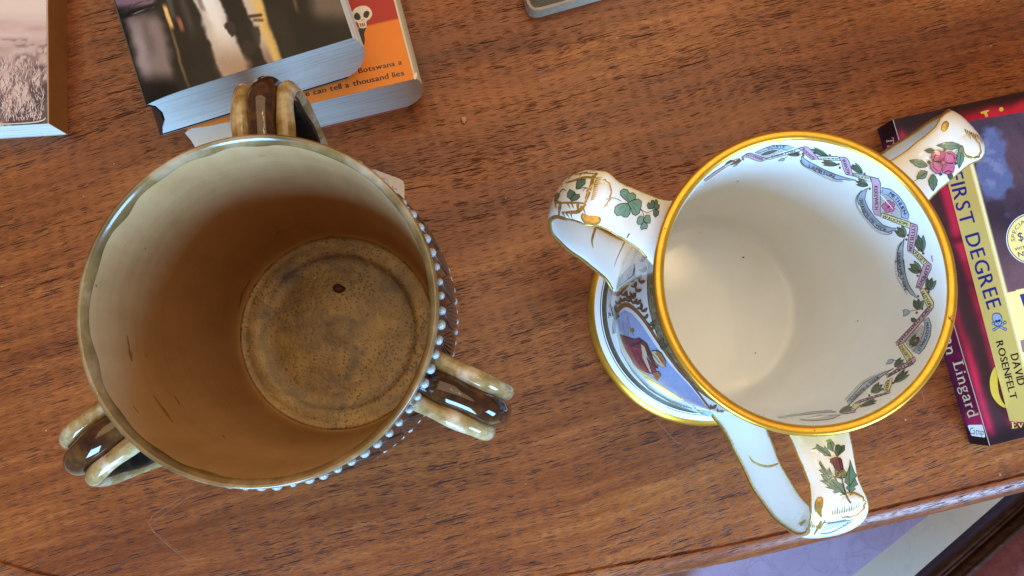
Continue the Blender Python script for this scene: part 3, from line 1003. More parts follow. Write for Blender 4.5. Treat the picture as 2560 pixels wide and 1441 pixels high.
# ================================================================== CHINA CUP (right)
RC = (12.373, 3.651)
ccup = thing('china_loving_cup', 'white china cup with gilt rim, three painted handles and name ribbons inside', 'cup', (RC[0], RC[1], 0))
prof = [(0.0, 0.45, 0), (5.0, 0.42, 0), (5.35, 0.03, 0), (6.1, 0.0, 0), (6.28, 0.08, 1), (6.36, 0.24, 1), (6.34, 0.40, 1), (6.22, 0.53, 1), (6.04, 0.60, 0), (5.90, 0.66, 0), (5.76, 0.76, 2), (5.72, 0.79, 0), (5.67, 0.84, 2), (5.63, 0.89, 3), (5.54, 1.02, 3), (5.50, 1.15, 2), (5.48, 1.24, 0)]
prof += [(5.455, z, 0) for z in (1.5, 2.5, 4, 5.5, 7, 8.5, 9.8, 10.6)]
prof += [(5.455, 10.84, 2), (5.455, 10.93, 4), (5.455, 11.4, 4), (5.458, 11.92, 2), (5.46, 12.02, 1), (5.485, 12.3, 1), (5.53, 12.65, 1), (5.61, 13.05, 1), (5.72, 13.38, 1), (5.82, 13.55, 1), (5.863, 13.65, 1), (5.85, 13.74, 1), (5.79, 13.80, 1), (5.70, 13.816, 1), (5.58, 13.80, 1), (5.49, 13.755, 1), (5.455, 13.69, 5), (5.43, 13.58, 0), (5.38, 13.3, 0), (5.34, 12.9, 0), (5.30, 12.4, 0)]
prof += [(5.27 - 0.2 * (11.8 - z) / 9.0, z, 0) for z in np.linspace(11.8, 2.8, 16)]
prof += [(5.02, 2.3, 0), (4.96, 1.95, 0), (4.86, 1.70, 0), (4.68, 1.56, 0), (4.4, 1.51, 0), (3.6, 1.48, 0), (2.2, 1.46, 0), (0.8, 1.45, 0), (0.0, 1.45, 0)]
V, Fc, mi = lathe(prof, RC, 192)
WHITEL = flat('white_inner_line', (0.85, 0.85, 0.82), 0.1, coat=0.3, vary=0.02)
bowl = mesh_obj('bowl', V, Fc, [CHINA, GOLD, LINEB, UMBERB, GREENB, WHITEL], ccup, midx=mi)
RB = bvh_of(V, Fc)

# ---- handles
RP = smooth_path([(5.35, 12.15), (6.0, 12.42), (6.9, 12.70), (7.7, 12.88), (8.3, 12.95), (8.75, 12.86), (9.2, 12.45), (9.55, 11.75), (9.76, 10.9), (9.78, 9.8), (9.62, 8.6), (9.25, 7.4), (8.65, 6.35), (7.9, 5.5), (7.1, 4.8), (6.3, 4.15), (5.7, 3.75), (5.3, 3.6)], 5)
RWID = [(0, 2.75), (5, 2.35), (10, 1.98), (14, 1.92), (18, 2.02), (22, 2.22), (26, 2.25), (32, 2.05), (40, 1.85), (50, 1.75), (62, 1.75), (72, 1.9), (79, 2.4), (85, 3.0)]
RTH = (40.2, 157.6, 277.9)
RSC = (1.18, 1.0, 1.03)
DGR = enamel('leaf_green', 112, 146, 122, 0.8)
DGD = enamel('leaf_dark', 86, 108, 82, 0.75)
DLN = enamel('outline', 42, 44, 40, 0.8)
handles = []
for hi, th in enumerate(RTH):
    fr = frames([np.array([5.35 + (q[0] - 5.35) * (RSC[hi] if q[1] > 9 else 1 + (RSC[hi] - 1) * max(0, (q[1] - 3) / 6)), q[1]]) for q in RP], RC, math.radians(th))
    nL = len(fr)
    def sec(i):
        w = float(np.interp(i, [a for a, _ in RWID], [b for _, b in RWID])) / 2
        w *= 1 + 0.025 * math.sin(i * 0.62 + hi)
        out = []
        for k in range(24):
            a = 2 * math.pi * k / 24
            c_, s_ = math.cos(a), math.sin(a)
            x = w * math.copysign(abs(c_) ** 0.75, c_)
            y = 0.20 * math.copysign(abs(s_) ** 0.9, s_)
            if s_ > 0: y += 0.05 * (1 - (x / w) ** 2)
            out.append((x, y))
        return out
    Vh, Fh = sweep(fr, sec)
    h = mesh_obj('handle', Vh, Fh, CHINA, ccup)
    # gilt edges
    ev = []
    for s in (-1, 1):
        pts, rr = [], []
        for i in range(3, nL - 2):
            w = float(np.interp(i, [a for a, _ in RWID], [b for _, b in RWID])) / 2 * (1 + 0.025 * math.sin(i * 0.62 + hi))
            p, et, nn = fr[i]
            pts.append(p + et * s * (w - 0.02)); rr.append(0.060 + (0.030 if i > 30 else 0.0))
        g = mesh_obj('gilt_edge', *tube(pts, rr, 8), GOLD if False else GOLDP, ccup)
        g.parent = h
    # shell thumb rest across the corner, with a knob at either side
    ci = 22
    p, et, nn = fr[ci]
    tt = np.cross(nn, et); tt = tt if tt[2] < 0.3 else tt
    def dome(cx, cl, ra, rb, rh, flutes=0):
        Vd, Fd = [], []
        nu, nv = 28, 7
        for j in range(nv + 1):
            q = j / nv * math.pi / 2
            for k in range(nu):
                a = 2 * math.pi * k / nu
                fl_ = 1 + (0.05 * math.cos(flutes * a) if flutes else 0)
                x = ra * math.cos(q) * math.cos(a) * fl_
                y = rb * math.cos(q) * math.sin(a) * fl_
                Vd.append(p + et * (cl + x) + tt * (cx + y) + nn * (0.12 + rh * math.sin(q)))
        for j in range(nv):
            for k in range(nu):
                k2 = (k + 1) % nu
                Fd.append((j * nu + k, j * nu + k2, (j + 1) * nu + k2, (j + 1) * nu + k))
        return Vd, Fd
    sh = dome(0.05, (-0.34, -0.12, 0.30)[hi], 0.62, 0.44, 0.17, 12)
    o = mesh_obj('shell', *sh, CHINA, ccup); o.parent = h
    rim = tube([sh[0][k] + nn * 0.03 for k in range(28)] + [sh[0][0] + nn * 0.03], 0.055, 6)
    o = mesh_obj('shell_rim', *rim, GOLDP, ccup); o.parent = h
    kn = dome(0.10, (0.66, 0.84, -0.70)[hi], 0.30, 0.40, 0.07)
    o = mesh_obj('side_scroll', *kn, GOLDP, ccup); o.parent = h
    allV, allF = join([(Vh, Fh), sh])
    handles.append((h, bvh_of(allV, allF)))

# ---- painted flowers on the handles
PK1 = enamel('rose_pink', 196, 78, 116, 0.85); PK2 = enamel('rose_light', 208, 108, 144, 0.85); PKD = enamel('rose_dark', 110, 34, 60, 0.9)
TH1 = enamel('thistle_plum', 118, 40, 58, 0.75); TH2 = enamel('thistle_olive', 150, 140, 96, 0.9)
SHG = enamel('shamrock_green', 128, 166, 146, 0.85); SHD = enamel('shamrock_dark', 96, 124, 104, 0.9)
# rose
h, B = handles[0]
z = Z(2180, 220, 4.24)
p = Print(B, 0.004, 8)
for a, b, w in (("950,620", "680,610", 75), ("955,610", "920,860", 75), ("590,830", "395,770", 75), ("585,890", "470,960", 80), ("645,915", "645,1095", 85), ("830,900", "825,980", 48), ("660,670", "555,665", 45), ("615,785", "585,790", 30), ("765,665", "770,650", 26), ("870,800", "895,805", 28), ("725,905", "722,930", 30)):
    p.leaf(z(a)[0], z(b)[0], w / 4.24, DGR if w > 50 else DGD, DLN, 1.3, saw=1)
p.stroke(z("870,690 955,610"), 2, DGD).stroke(z("590,885 500,960 440,990"), 1.5, DGD)
for q in ("745,790 640,770 615,740 640,690 700,668 765,680 770,720", "750,790 770,720 770,690 830,675 885,710 888,770 850,800", "745,800 850,805 872,840 850,900 790,918 740,900 738,850", "742,800 735,850 720,905 670,910 620,860 608,800 640,785"):
    p.fill(z(q), PK1 if q[0:3] in ("745", "750") and "640,770" in q else PK2, PKD, 1.6)
for q in ("645,770 680,700 740,690", "790,700 850,710 870,760", "760,900 800,880 840,895", "640,800 650,850 690,880"):
    p.stroke(z(q), 2.2, PKD, 3)
for k in range(14):
    a = k * 0.449
    p.stroke([(z("745,798")[0][0], z("745,798")[0][1]), (z("745,798")[0][0] + 13 * math.cos(a), z("745,798")[0][1] + 13 * math.sin(a))], 0.9, PKD)
p.dot(z("745,797")[0], 5.2, PK1).dot(z("745,797")[0], 2.5, TH2)
p.build('painted_rose', ccup, h)
p = Print(B, 0.010, 6)
for k in range(11):
    x = 985 + k * 22; y = 440 + k * 10
    p.stroke(z(f"{x},{y} {x + 18 - k * 2},{y + 60 + (k % 3) * 12}"), [3.4, 0.6], GOLDP)
p.build('gilt_comb', ccup, h)
# shamrocks
h, B = handles[1]
z = Z(1360, 400, 4.503)
p = Print(B, 0.004, 8)
p.stroke(z("700,445 750,430 810,435 870,465"), 1.8, SHD, 3).stroke(z("1080,545 1130,585 1180,590 1225,565"), 1.6, SHD, 3).stroke(z("1085,555 1115,600 1125,650"), 1.6, SHD, 3)
for q in ("950,480 900,440 860,400 858,355 895,326 940,340 960,378 1000,370 1034,400 1028,440 980,465", "980,465 1010,452 1060,440 1098,470 1092,530 1072,600 1030,630 992,610 975,550 945,490", "945,490 965,540 970,600 940,643 900,645 870,622 820,630 790,590 800,530 850,500 900,490"):
    p.fill(z(q), SHG, DLN, 1.7)
for q in ("955,475 900,390", "950,470 930,370", "985,480 1060,520", "970,490 1040,590", "940,500 840,560", "940,510 900,610"):
    p.stroke(z(q), 0.9, SHD)
def trefoil(p, pts3, c, mat):
    for q in pts3: p.fill(z(q), mat, DLN, 1.3)
trefoil(p, ("1220,555 1170,550 1155,510 1175,480 1195,490 1205,458 1230,455 1240,490 1235,540", "1235,540 1240,470 1255,448 1275,460 1275,500 1297,510 1290,550 1255,560", "1230,560 1270,565 1292,580 1285,620 1250,648 1230,625 1225,590"), None, SHD)
trefoil(p, ("1115,670 1110,640 1075,635 1050,660 1040,700 1060,732 1100,720 1115,695", "1120,665 1145,625 1185,625 1195,670 1190,715 1150,710 1125,690", "1115,700 1150,720 1165,745 1150,780 1120,775 1095,790 1078,760 1095,730"), None, SHG)
p.build('painted_shamrocks', ccup, h)
p = Print(B, 0.006, 8)
p.stroke(z("610,715 575,780 545,880 540,930 552,995"), [7, 6, 6, 4, 1], GOLDP, 4)
p.stroke(z("960,830 900,940 830,1090 790,1200"), [4, 3, 2, 1], GOLDP, 4)
p.build('gilt_leaf_line', ccup, h)
p = Print(B, 0.004, 8)
for q in ("345,360 365,400 330,440 310,465 290,440 262,420 262,380 290,330", "360,330 365,255 395,215 470,220 465,270 430,300 380,330", "300,440 340,390 400,390 405,420 370,455 310,465"):
    p.fill(z(q), SHD, DLN, 1.6)
p.stroke(z("390,330 440,315 490,320"), 2.4, SHD, 3).stroke(z("440,355 455,330 490,315"), 1.6, SHD, 2)
p.fill(z("120,465 125,400 155,370 180,380 170,420 145,460"), SHD, DLN, 1.5).stroke(z("180,370 215,330 250,350"), 1.8, DLN, 3)
p.build('painted_shamrock_sprig', ccup, h)
for q, w in (("190,485 330,482 460,492", [5, 6, 4]), ("460,492 505,380 560,200", [4, 7, 5]), ("560,200 450,200 300,245 240,260", [5, 7, 5, 3]), ("170,470 185,520 170,600 165,650", [8, 6, 5, 4]), ("120,490 170,470", [6, 8]), ("200,590 300,590 390,580 470,500", [3, 8, 10, 5]), ("380,500 385,580", [8, 5]), ("620,130 560,190 520,300", [5, 10, 5]), ("350,170 480,145 590,150", [3, 6, 8])):
    p = Print(B, 0.003, 8)
    p.stroke(z(q), w, GOLDP, 4)
    p.build('gilt_stroke', ccup, h)
for q in ("130,500 140,560", "170,520 160,590", "210,600 240,640", "250,600 290,655", "300,600 320,665", "420,520 400,600", "440,540 470,620", "260,480 300,555", "310,490 340,555", "210,260 190,310", "300,180 270,230", "420,150 400,190"):
    p = Print(B, 0.005, 8)
    p.stroke(z(q), [5, 0.8], GOLDP)
    p.build('gilt_stroke', ccup, h)

p = Print(B, 0.010, 6)
for k in range(11):
    x = 640 - k * 8; y = 210 + k * 24
    p.stroke(z(f"{x - 60 + k * 3},{y} {x + 15},{y - 12}"), [4.0, 0.6], GOLDP)
p.build('gilt_comb', ccup, h)
# thistle
h, B = handles[2]
z = Z(1780, 1020, 4.238)
p = Print(B, 0.004, 8)
def jag(txt, mat): p.fill(z(txt), mat, DLN, 1.3)
jag("1260,515 1190,505 1170,480 1150,470 1110,435 1055,440 1105,415 1110,385 1150,410 1185,430 1190,405 1220,440 1250,480", DGR)
jag("1285,465 1225,430 1225,370 1210,350 1250,330 1280,360 1300,390 1285,420", DGR)
jag("1325,520 1295,470 1310,400 1340,388 1360,405 1405,395 1405,450 1370,480 1345,500", DGD)
jag("1410,925 1350,890 1300,905 1280,890 1310,870 1230,850 1200,840 1240,835 1180,790 1140,775 1190,765 1150,700 1190,710 1130,660 1170,650 1135,590 1140,560 1180,620 1215,670 1240,635 1260,700 1310,740 1330,790 1400,820 1415,870", DGR)
jag("1465,930 1450,880 1420,850 1445,820 1405,790 1420,720 1455,620 1460,550 1490,640 1510,690 1530,710 1510,740 1530,790 1545,810 1500,840 1520,860 1480,890", DGR)
for q in ("1150,600 1290,800 1410,920", "1190,760 1330,860", "1460,570 1450,750 1460,920", "1530,720 1455,830", "1240,640 1310,770", "1260,515 1130,425", "1285,465 1245,345", "1325,520 1375,420"):
    p.stroke(z(q), 1.1, DLN)
p.stroke(z("1375,750 1400,850 1435,960 1470,1010"), 3.2, DLN, 3).stroke(z("1383,760 1410,860 1450,970"), 1.4, enamel('pale', 200, 200, 190), 3)
p.fill(z("1250,545 1300,525 1355,530 1370,550 1380,600 1390,650 1345,665 1300,650 1280,600 1250,580"), TH1, DLN, 1.5)
p.fill(z("1300,660 1345,668 1395,655 1420,690 1412,735 1370,755 1320,740 1300,700"), TH2, DLN, 1.3)
for k in range(26):
    x, y = 1310 + rng.random() * 95, 670 + rng.random() * 70
    p.dot(z(f"{x},{y}")[0], 0.9 + rng.random(), DLN, 5)
for q in ("1285,560 1300,640", "1320,545 1325,645", "1350,550 1362,640"): p.stroke(z(q), 1.2, PKD)
p.build('painted_thistle', ccup, h)
p = Print(B, 0.006, 8)
p.stroke(z("393,505 425,560 500,602 580,620 650,610 712,585"), [2, 5, 6, 6, 6, 3], GOLDP, 4)
p.build('gilt_leaf_line', ccup, h)
p = Print(B, 0.010, 6)
for k in range(12):
    x = 1275 + k * 25; y = 1135 - k * 5
    p.stroke(z(f"{x},{y} {x + 5},{y - 50 - (k % 3) * 12}"), [4.0, 0.6], GOLDP)
p.build('gilt_comb', ccup, h)
p = Print(B, 0.003, 8)
TEAL = enamel('teal_line', 70, 120, 130, 0.9)
for q, w in (("1040,1200 1060,1250 1020,1310", [6, 8, 4]), ("1160,1200 1130,1260 1080,1345", [7, 8, 4]), ("1200,1190 1140,1290", [4, 3]), ("930,1240 990,1190", [9, 6])):
    p.stroke(z(q), w, GOLDP, 4)
for q in ("1060,1240 1075,1280", "1085,1240 1090,1285", "1110,1245 1105,1290"): p.stroke(z(q), [4, 1], GOLDP)
for k in range(9):
    x = 1170 + k * 30
    p.stroke(z(f"{x},{1310 - k * 8} {x + 40},{1240 - k * 6} {x + 90},{1215 - k * 4}"), 1.3, TEAL, 3)
p.stroke(z("1150,1330 1250,1320 1360,1270 1480,1200"), 1.6, TEAL, 3).stroke(z("1190,1215 1300,1210 1420,1180"), 1.5, TEAL, 3)
p.build('painted_sprig', ccup, h)

# ---- name ribbons round the inside
RBP = enamel('ribbon_pink', 202, 158, 176, 1.0); RBY = enamel('ribbon_yellow', 226, 214, 148, 1.0); RBB = enamel('ribbon_blue', 160, 178, 198, 1.0)
RBC = enamel('ribbon_cream', 214, 210, 184, 1.1); LET = enamel('letters', 38, 36, 48, 0.8); RED = enamel('berry', 150, 58, 52, 0.9)
GREY = enamel('stipple_grey', 96, 96, 104, 0.9); MED = enamel('medal_ground', 190, 186, 184, 1.0)
T_, U_, V_, W_ = Z(1700, 340, 6.737), Z(2060, 400, 5.1467), Z(2150, 640, 4.004), Z(1900, 850, 6.005)
Q_, X_ = Z(1990, 360, 13.1), Z(1840, 350, 11.636)
C3 = Z(1620, 310, 1.80125)
def ribbon(name, poly, mat, text=None, path=None, hgt=8.0, base=0.012, bold=0.03, frill=None):
    p = Print(RB, base, 8)
    p.fill(poly, mat, DLN, 1.5)
    if frill:
        fp_ = smooth_path(frill, 5)
        for i in range(0, len(fp_) - 1):
            a, b = fp_[i], fp_[i + 1]
            t = b - a
            nn = np.array([t[1], -t[0]]) / (np.linalg.norm(t) + 1e-9)
            for u in (0.25, 0.75):
                q = a + t * u
                p.stroke([q, q - nn * 4.0], 1.1, GREY)
    if text: p.text(text, path, hgt, LET, bold=bold)
    return p.build('printed_ribbon', ccup, bowl)
def stipple(p, poly, n, mat, r=0.9):
    xs = [q[0] for q in poly]; ys = [q[1] for q in poly]
    def inside(x, y):
        c = False
        for i in range(len(poly)):
            (x1, y1), (x2, y2) = poly[i], poly[i - 1]
            if (y1 > y) != (y2 > y) and x < (x2 - x1) * (y - y1) / (y2 - y1) + x1: c = not c
        return c
    for _ in range(n):
        x, y = random.uniform(min(xs), max(xs)), random.uniform(min(ys), max(ys))
        if inside(x, y): p.dot((x, y), r * random.uniform(0.6, 1.3), mat, 5); p.k -= 1
    p.k += 1
# medallions first, they lie under the ribbons
p = Print(RB, 0.004, 8)
q = U_("730,380 760,435 830,460 920,540 990,650 1005,740 1080,770 740,690 725,560")
p.fill(q, MED); stipple(p, q, 260, GREY)
zc = U_("835,600")[0]
for k in range(5):
    a = k * 1.2566 - 0.5
    c = (zc[0] + 9.5 * math.cos(a), zc[1] + 9.5 * math.sin(a))
    p.dot(c, 7.6, PK2, 10).stroke([(c[0] + 7.6 * math.cos(t), c[1] + 7.6 * math.sin(t)) for t in np.linspace(0, 6.28, 11)], 1.1, PKD)
p.dot(zc, 3.0, PKD)
p.build('printed_medallion', ccup, bowl)
p = Print(RB, 0.004, 8)
q = V_("620,690 650,720 640,790 600,880 530,960 480,910 440,850 560,740")
p.fill(q, MED); stipple(p, q, 240, GREY)
p.leaf(V_("500,900")[0], V_("560,780")[0], 12, DGD, DLN).leaf(V_("520,910")[0], V_("600,850")[0], 9, DGD, DLN).dot(V_("580,830")[0], 5.5, TH1)
p.build('printed_medallion', ccup, bowl)
p = Print(RB, 0.004, 8)
q = X_("560,390 700,380 900,300 1150,245 1360,260 1500,300 1000,480 870,540 700,450")
p.fill(q, MED); stipple(p, q, 160, GREY, 0.8)
p.leaf(X_("730,440")[0], X_("1220,290")[0], 7, DGD, DLN)
p.build('printed_medallion', ccup, bowl)
# laurel sprigs
def sprig(a, b, n=3, w=9.0, ln=26.0, berries=()):
    p = Print(RB, 0.006, 8)
    a, b = np.array(a), np.array(b)
    t = (b - a); L = np.linalg.norm(t); t /= L
    nn = np.array([-t[1], t[0]])
    for k, s in ((0, -1), (1, 1), (2, 0)):
        st_ = a + t * L * (0.0 if s else 0.1)
        en = a + t * L * (0.9 if s else 1.0) + nn * s * w * 0.9
        p.leaf(st_, en, w, DGD if k != 1 else DGR, DLN, 1.1)
    for c in berries: p.dot(c, 3.2, RED, 8)
    p.build('printed_laurel_sprig', ccup, bowl)
for a, b, w, bs in ((Q_("1050,390"), Q_("480,160"), 7, Q_("1110,365")), (Q_("1380,690"), Q_("830,600"), 7, Q_("940,545 1440,775 1400,660")), (Q_("2190,970"), Q_("1830,660"), 9, Q_("2250,980 1840,745")),
                    (U_("570,330"), U_("410,275"), 9, U_("590,370")), (U_("1045,995"), U_("945,860"), 13, U_("1085,970 1065,1025")), (U_("1270,1190"), U_("1210,960"), 14, U_("1280,1205 1225,1160")),
                    (V_("610,165"), V_("500,80"), 14, V_("580,200 615,150")), (V_("685,350"), V_("725,220"), 13, V_("690,365 660,330")), (V_("580,540"), V_("590,430"), 14, V_("570,570 625,530 585,405")),
                    (V_("345,1110"), V_("440,1040"), 10, V_("360,1100")), (V_("340,1270"), V_("490,1150"), 10, V_("335,1275")), (V_("110,1370"), V_("230,1290"), 11, V_("95,1400")),
                    (W_("1500,1000"), W_("1760,910"), 6, W_("1520,1000")), (W_("1190,1080"), W_("1390,1005"), 7, W_("1210,1090")), (X_("1500,430"), X_("1900,410"), 5, X_("1960,450 1950,400")),
                    (T_("760,480"), T_("890,410"), 3, T_("900,420")), (T_("840,490"), T_("1040,400"), 3, T_("1060,390")), (V_("530,665"), V_("545,620"), 7, ())):
    sprig(a[0], b[0], w=w, berries=bs)
# harebells
for stem, bell in ((V_("575,540 520,550 490,560"), V_("490,545 500,570 470,595 430,605 440,580 430,545 460,538")), (V_("400,1050 360,1045 335,1050"), V_("340,1040 320,1075 290,1080 258,1085 280,1065 280,1045 310,1035")),
                   (X_("1520,460 1450,510 1420,540"), X_("1410,530 1400,610 1220,610 1290,560 1340,530")), (T_("1050,390 1000,450 960,480"), T_("970,470 960,495 890,520 930,485"))):
    p = Print(RB, 0.006, 8)
    p.stroke(stem, 1.5, DGD).fill(bell, RBB, DLN, 1.4)
    p.build('printed_harebell', ccup, bowl)
# blue scalloped ribbons
ribbon('b', U_("565,365 500,400 460,425 448,470 430,500 440,560 480,600 500,680 540,740 600,800 650,860 720,905 770,915 830,935 900,910 940,880 860,875 760,840 660,745 570,620 525,510 540,430"), RBB, "FRANCIS OF TECK", U_("485,500 525,620 600,740 700,840 825,900"), 9.5, base=0.008, frill=U_("500,400 440,470 430,560 500,690 600,810 720,912 830,940 900,915"))
ribbon('b', U_("1035,1010 1010,1060 975,1110 960,1150 945,1200 945,1300 950,1441") + V_("372,60 385,150 385,200 430,250 440,300 480,345 510,385 580,430 540,370 500,310 470,240 450,150 440,40") + U_("1040,1441 1020,1300 1018,1150"), RBB, "IAN HAMILTON", U_("990,1190 985,1320") + V_("408,40 420,140 445,230 480,340"), 8.5, base=0.008, frill=U_("1010,1060 960,1150 942,1300") + V_("372,60 383,190 438,290 500,385"))
ribbon('b', Q_("180,400 300,500 500,620 900,830 1300,1000 1600,1100 1990,1195 1700,1190 1560,1160 1400,1175 1250,1140 1040,1030 860,990 640,900 480,800 300,730 220,640 240,600 170,520"), RBB, "LAMBTON", Q_("430,690 700,800 950,920 1280,1040"), 7.5, base=0.008, frill=Q_("170,520 230,650 480,800 860,1000 1250,1150 1560,1170"))
ribbon('b', W_("2010,430 1850,500 1700,570 1560,650 1430,790 1310,920 1330,990 1420,900 1560,760 1750,610 1900,500"), RBB, "KELLY-KENNY", W_("1790,575 1640,690 1480,830 1360,930"), 8.0, base=0.008, frill=W_("1900,480 1700,565 1540,660 1400,810 1305,925"))
ribbon('b', W_("260,1160 800,1080 1060,1060 1150,1085 900,1100 560,1135 300,1172"), RBB, base=0.008)
ribbon('b', W_("590,1200 900,1135 1210,1130 1100,1180 1000,1203 800,1215"), MED, base=0.008)
# arcs over the medallions
ribbon('a', U_("745,355 860,380 960,460 1040,570 1095,710 1085,770 1005,740 990,650 920,540 830,460 760,435"), RBB, "METHUEN", U_("850,425 930,490 1000,590 1050,695"), 9.5, base=0.008)
ribbon('a', V_("640,650 690,620 715,700 705,800 650,920 595,985 530,960 600,880 640,770 650,700"), RBB, "MACDONALD", V_("675,670 680,760 650,850 585,950"), 8.0, base=0.008)
ribbon('a', X_("550,370 800,250 1050,160 1300,145 1500,160 1700,220 1480,300 1350,255 1150,240 950,280 640,385"), RBB, "WHITE", X_("900,245 1150,190 1430,190"), 5.5, base=0.008)
# the folded garland ribbon
ribbon('p', T_("400,745 560,620 740,505 760,530 600,640 430,760"), RBP)
ribbon('c', T_("740,505 960,385 1010,375 830,490 760,530"), RBC)
ribbon('p', X_("150,510 300,400 420,375 520,410 930,560 760,615 650,620 480,560 330,500 230,500"), RBP, "KITCHENER", X_("290,440 450,440 780,570"), 6.0)
ribbon('c', X_("880,540 1840,240 1900,310 960,570"), RBC, "EGERTON", X_("1040,490 1720,320"), 4.5)
ribbon('p', Q_("90,150 180,100 350,90 430,130 770,500 530,520 330,360 170,190"), RBP, "BROADWOOD", Q_("230,140 400,320 620,480"), 7.5)
ribbon('c', Q_("680,400 1380,410 1450,545 750,515"), RBC, "SYMONS", Q_("790,470 1390,480"), 4.5)
ribbon('p', Q_("1400,430 1560,430 1680,470 1740,560 1800,760 1880,1060 1640,1000 1560,840 1480,560"), RBP, "BRABAZON", Q_("1560,500 1640,700 1740,990"), 8.5)
ribbon('c', Q_("1870,950 2358,1050") + U_("590,210 610,280") + Q_("2358,1210 1900,1060"), RBC, "RHODES", Q_("1910,1010 2100,1065") + U_("580,230"), 5.5)
ribbon('p', U_("600,215 700,240 730,300 725,560 730,735 655,700 630,640 625,330"), RBP, "KEKEWICH", U_("672,335 680,640"), 9.5)
ribbon('y', U_("740,680 1110,800 1110,885 750,740"), RBY, "WAUCHOPE", U_("762,722 1085,832"), 8.0)
ribbon('p', U_("1115,810 1200,840 1210,880 1190,1000 1145,1215 1080,1170 1075,1120 1105,900"), RBP, "LYTTELTON", U_("1160,850 1145,980 1112,1170"), 9.5)
ribbon('y', U_("1165,1150 1330,1300 1300,1370 1150,1215"), RBY, "PAGET", U_("1172,1195 1305,1318"), 9.0)
ribbon('p', V_("640,90 680,55 715,90 715,130 615,330 560,320 575,270"), RBP, "CLEMENTS", V_("688,95 660,190 585,320"), 9.0)
ribbon('y', V_("600,335 650,330 740,465 735,520 715,525 670,500"), RBY, "HUTTON", V_("625,360 712,505"), 9.0)
ribbon('p', V_("680,515 730,530 440,870 370,900 360,870 560,660"), RBP, "DICK-CUNYNGHAM", V_("690,535 385,875"), 8.5)
ribbon('y', V_("385,900 430,875 530,1000 525,1030 470,1055"), RBY, "DALGETY", V_("412,905 505,1040"), 8.5)
ribbon('p', V_("480,1060 550,1010 560,1050 530,1085 270,1220 260,1190 300,1180"), RBP, "BETHUNE", V_("525,1065 285,1205"), 7.5)
ribbon('y', W_("1890,640 1990,570 1975,690 1940,770 1850,770"), RBY, "RUNDLE", W_("1935,610 1900,760"), 7.5)
ribbon('p', W_("1430,950 1500,910 1900,790 1960,760 1950,800 1880,820 1480,950"), RBP, "COLVILLE", W_("1890,805 1480,930"), 4.5)
ribbon('y', W_("1370,1030 1420,960 1510,950 1490,1000 1440,1050"), RBY)
ribbon('p', W_("1200,1100 1440,1060 1430,1090 1260,1115"), RBP)

# ---- scenes round the outside
SKY = enamel('scene_sky', 150, 180, 222, 1.0); STRAW = enamel('scene_straw', 176, 158, 104, 0.9); OLV = enamel('scene_olive', 116, 108, 62, 0.9)
MAR = enamel('scene_maroon', 156, 52, 84, 0.9); MARD = enamel('scene_maroon_dark', 96, 28, 56, 0.9); PUR = enamel('scene_purple', 74, 40, 84, 0.9)
SKN = enamel('scene_cream', 226, 200, 166, 1.0); BRN = enamel('scene_brown', 132, 92, 54, 0.9); BRD = enamel('scene_brown_dark', 74, 52, 34, 0.9); HAIR = enamel('scene_hair', 176, 124, 74, 0.9)
M6 = Z(1460, 560, 2.7714)
p = Print(RB, 0.004, 7)
oval = M6("222,740 226,680 240,625 280,597 330,620 400,700 500,850 600,980 740,1130 860,1280 885,1325 860,1338 760,1302 600,1240 450,1150 330,1020 255,890")
p.fill(oval, SKY)
p.fill(M6("222,745 300,790 350,900 410,1020 480,1080 590,1160 700,1230 860,1335 760,1302 600,1240 450,1150 330,1020 255,890"), STRAW)
p.fill(M6("255,890 330,1000 430,1100 600,1210 760,1290 760,1302 600,1240 450,1150 330,1020"), OLV)
p.fill(M6("590,1190 660,1215 740,1275 690,1262"), enamel('scene_sea', 92, 104, 190, 0.9))
for k in range(7):
    x = 238 + k * 11
    p.stroke(M6(f"{x},{660 + k * 6} {x + 14},{740 + k * 14}"), 1.0, STRAW if k % 3 else OLV)
p.dot(M6("335,740")[0], 6, OLV).stroke(M6("300,640 325,740 350,780"), 1.5, STRAW)
p.fill(M6("262,800 330,850 400,860 440,930 500,1010 505,1045 440,1030 370,1000 320,920 285,860"), MAR, MARD, 1.2)
for q in ("300,850 350,980", "330,860 400,1000", "360,870 450,1025", "400,880 480,1035"): p.stroke(M6(q), 2.0, MARD)
p.fill(M6("255,770 350,800 385,790 440,840 462,885 450,900 400,860 330,850 275,820"), PUR, MARD, 1.0)
p.fill(M6("385,790 440,830 470,900 500,980 520,1000 500,1000 460,940 430,880"), BRD)
p.fill(M6("397,828 425,850 442,900 440,930 475,1030 455,1020 410,930"), SKN, DLN, 0.9)
p.fill(M6("470,880 510,878 560,940 570,985 540,990 505,965 485,935"), SKN, DLN, 1.0)
p.fill(M6("500,872 540,895 570,945 572,990 545,960 515,910"), HAIR, DLN, 0.8)
for q in ("480,900 530,960", "495,890 555,950", "470,930 520,990", "450,920 500,1000"): p.stroke(M6(q), 1.3, BRN)
p.fill(M6("480,1030 520,1020 540,1050 510,1085 490,1060"), HAIR)
for k in range(30):
    x = 420 + k * 14; y = 1060 + k * 8.6
    p.stroke(M6(f"{x},{y} {x + 45},{y + 30}"), 1.2, (OLV, BRN, STRAW)[k % 3])
p.build('painted_scene', ccup, bowl)
p = Print(RB, 0.010, 7)
p.stroke(M6("208,760 212,680 232,605 285,562 345,588 420,670 515,815 610,950 740,1105 880,1290 910,1345"), [8, 10, 12, 12, 9, 8, 7, 6, 5, 5, 6], BRN, 4)
p.stroke(M6("200,720 215,640 250,575"), 2, BRD, 3)
p.fill(M6("880,1310 930,1330 1010,1370 1000,1378 900,1350"), BRN)
p.build('oval_border', ccup, bowl)
p = Print(RB, 0.012, 7)
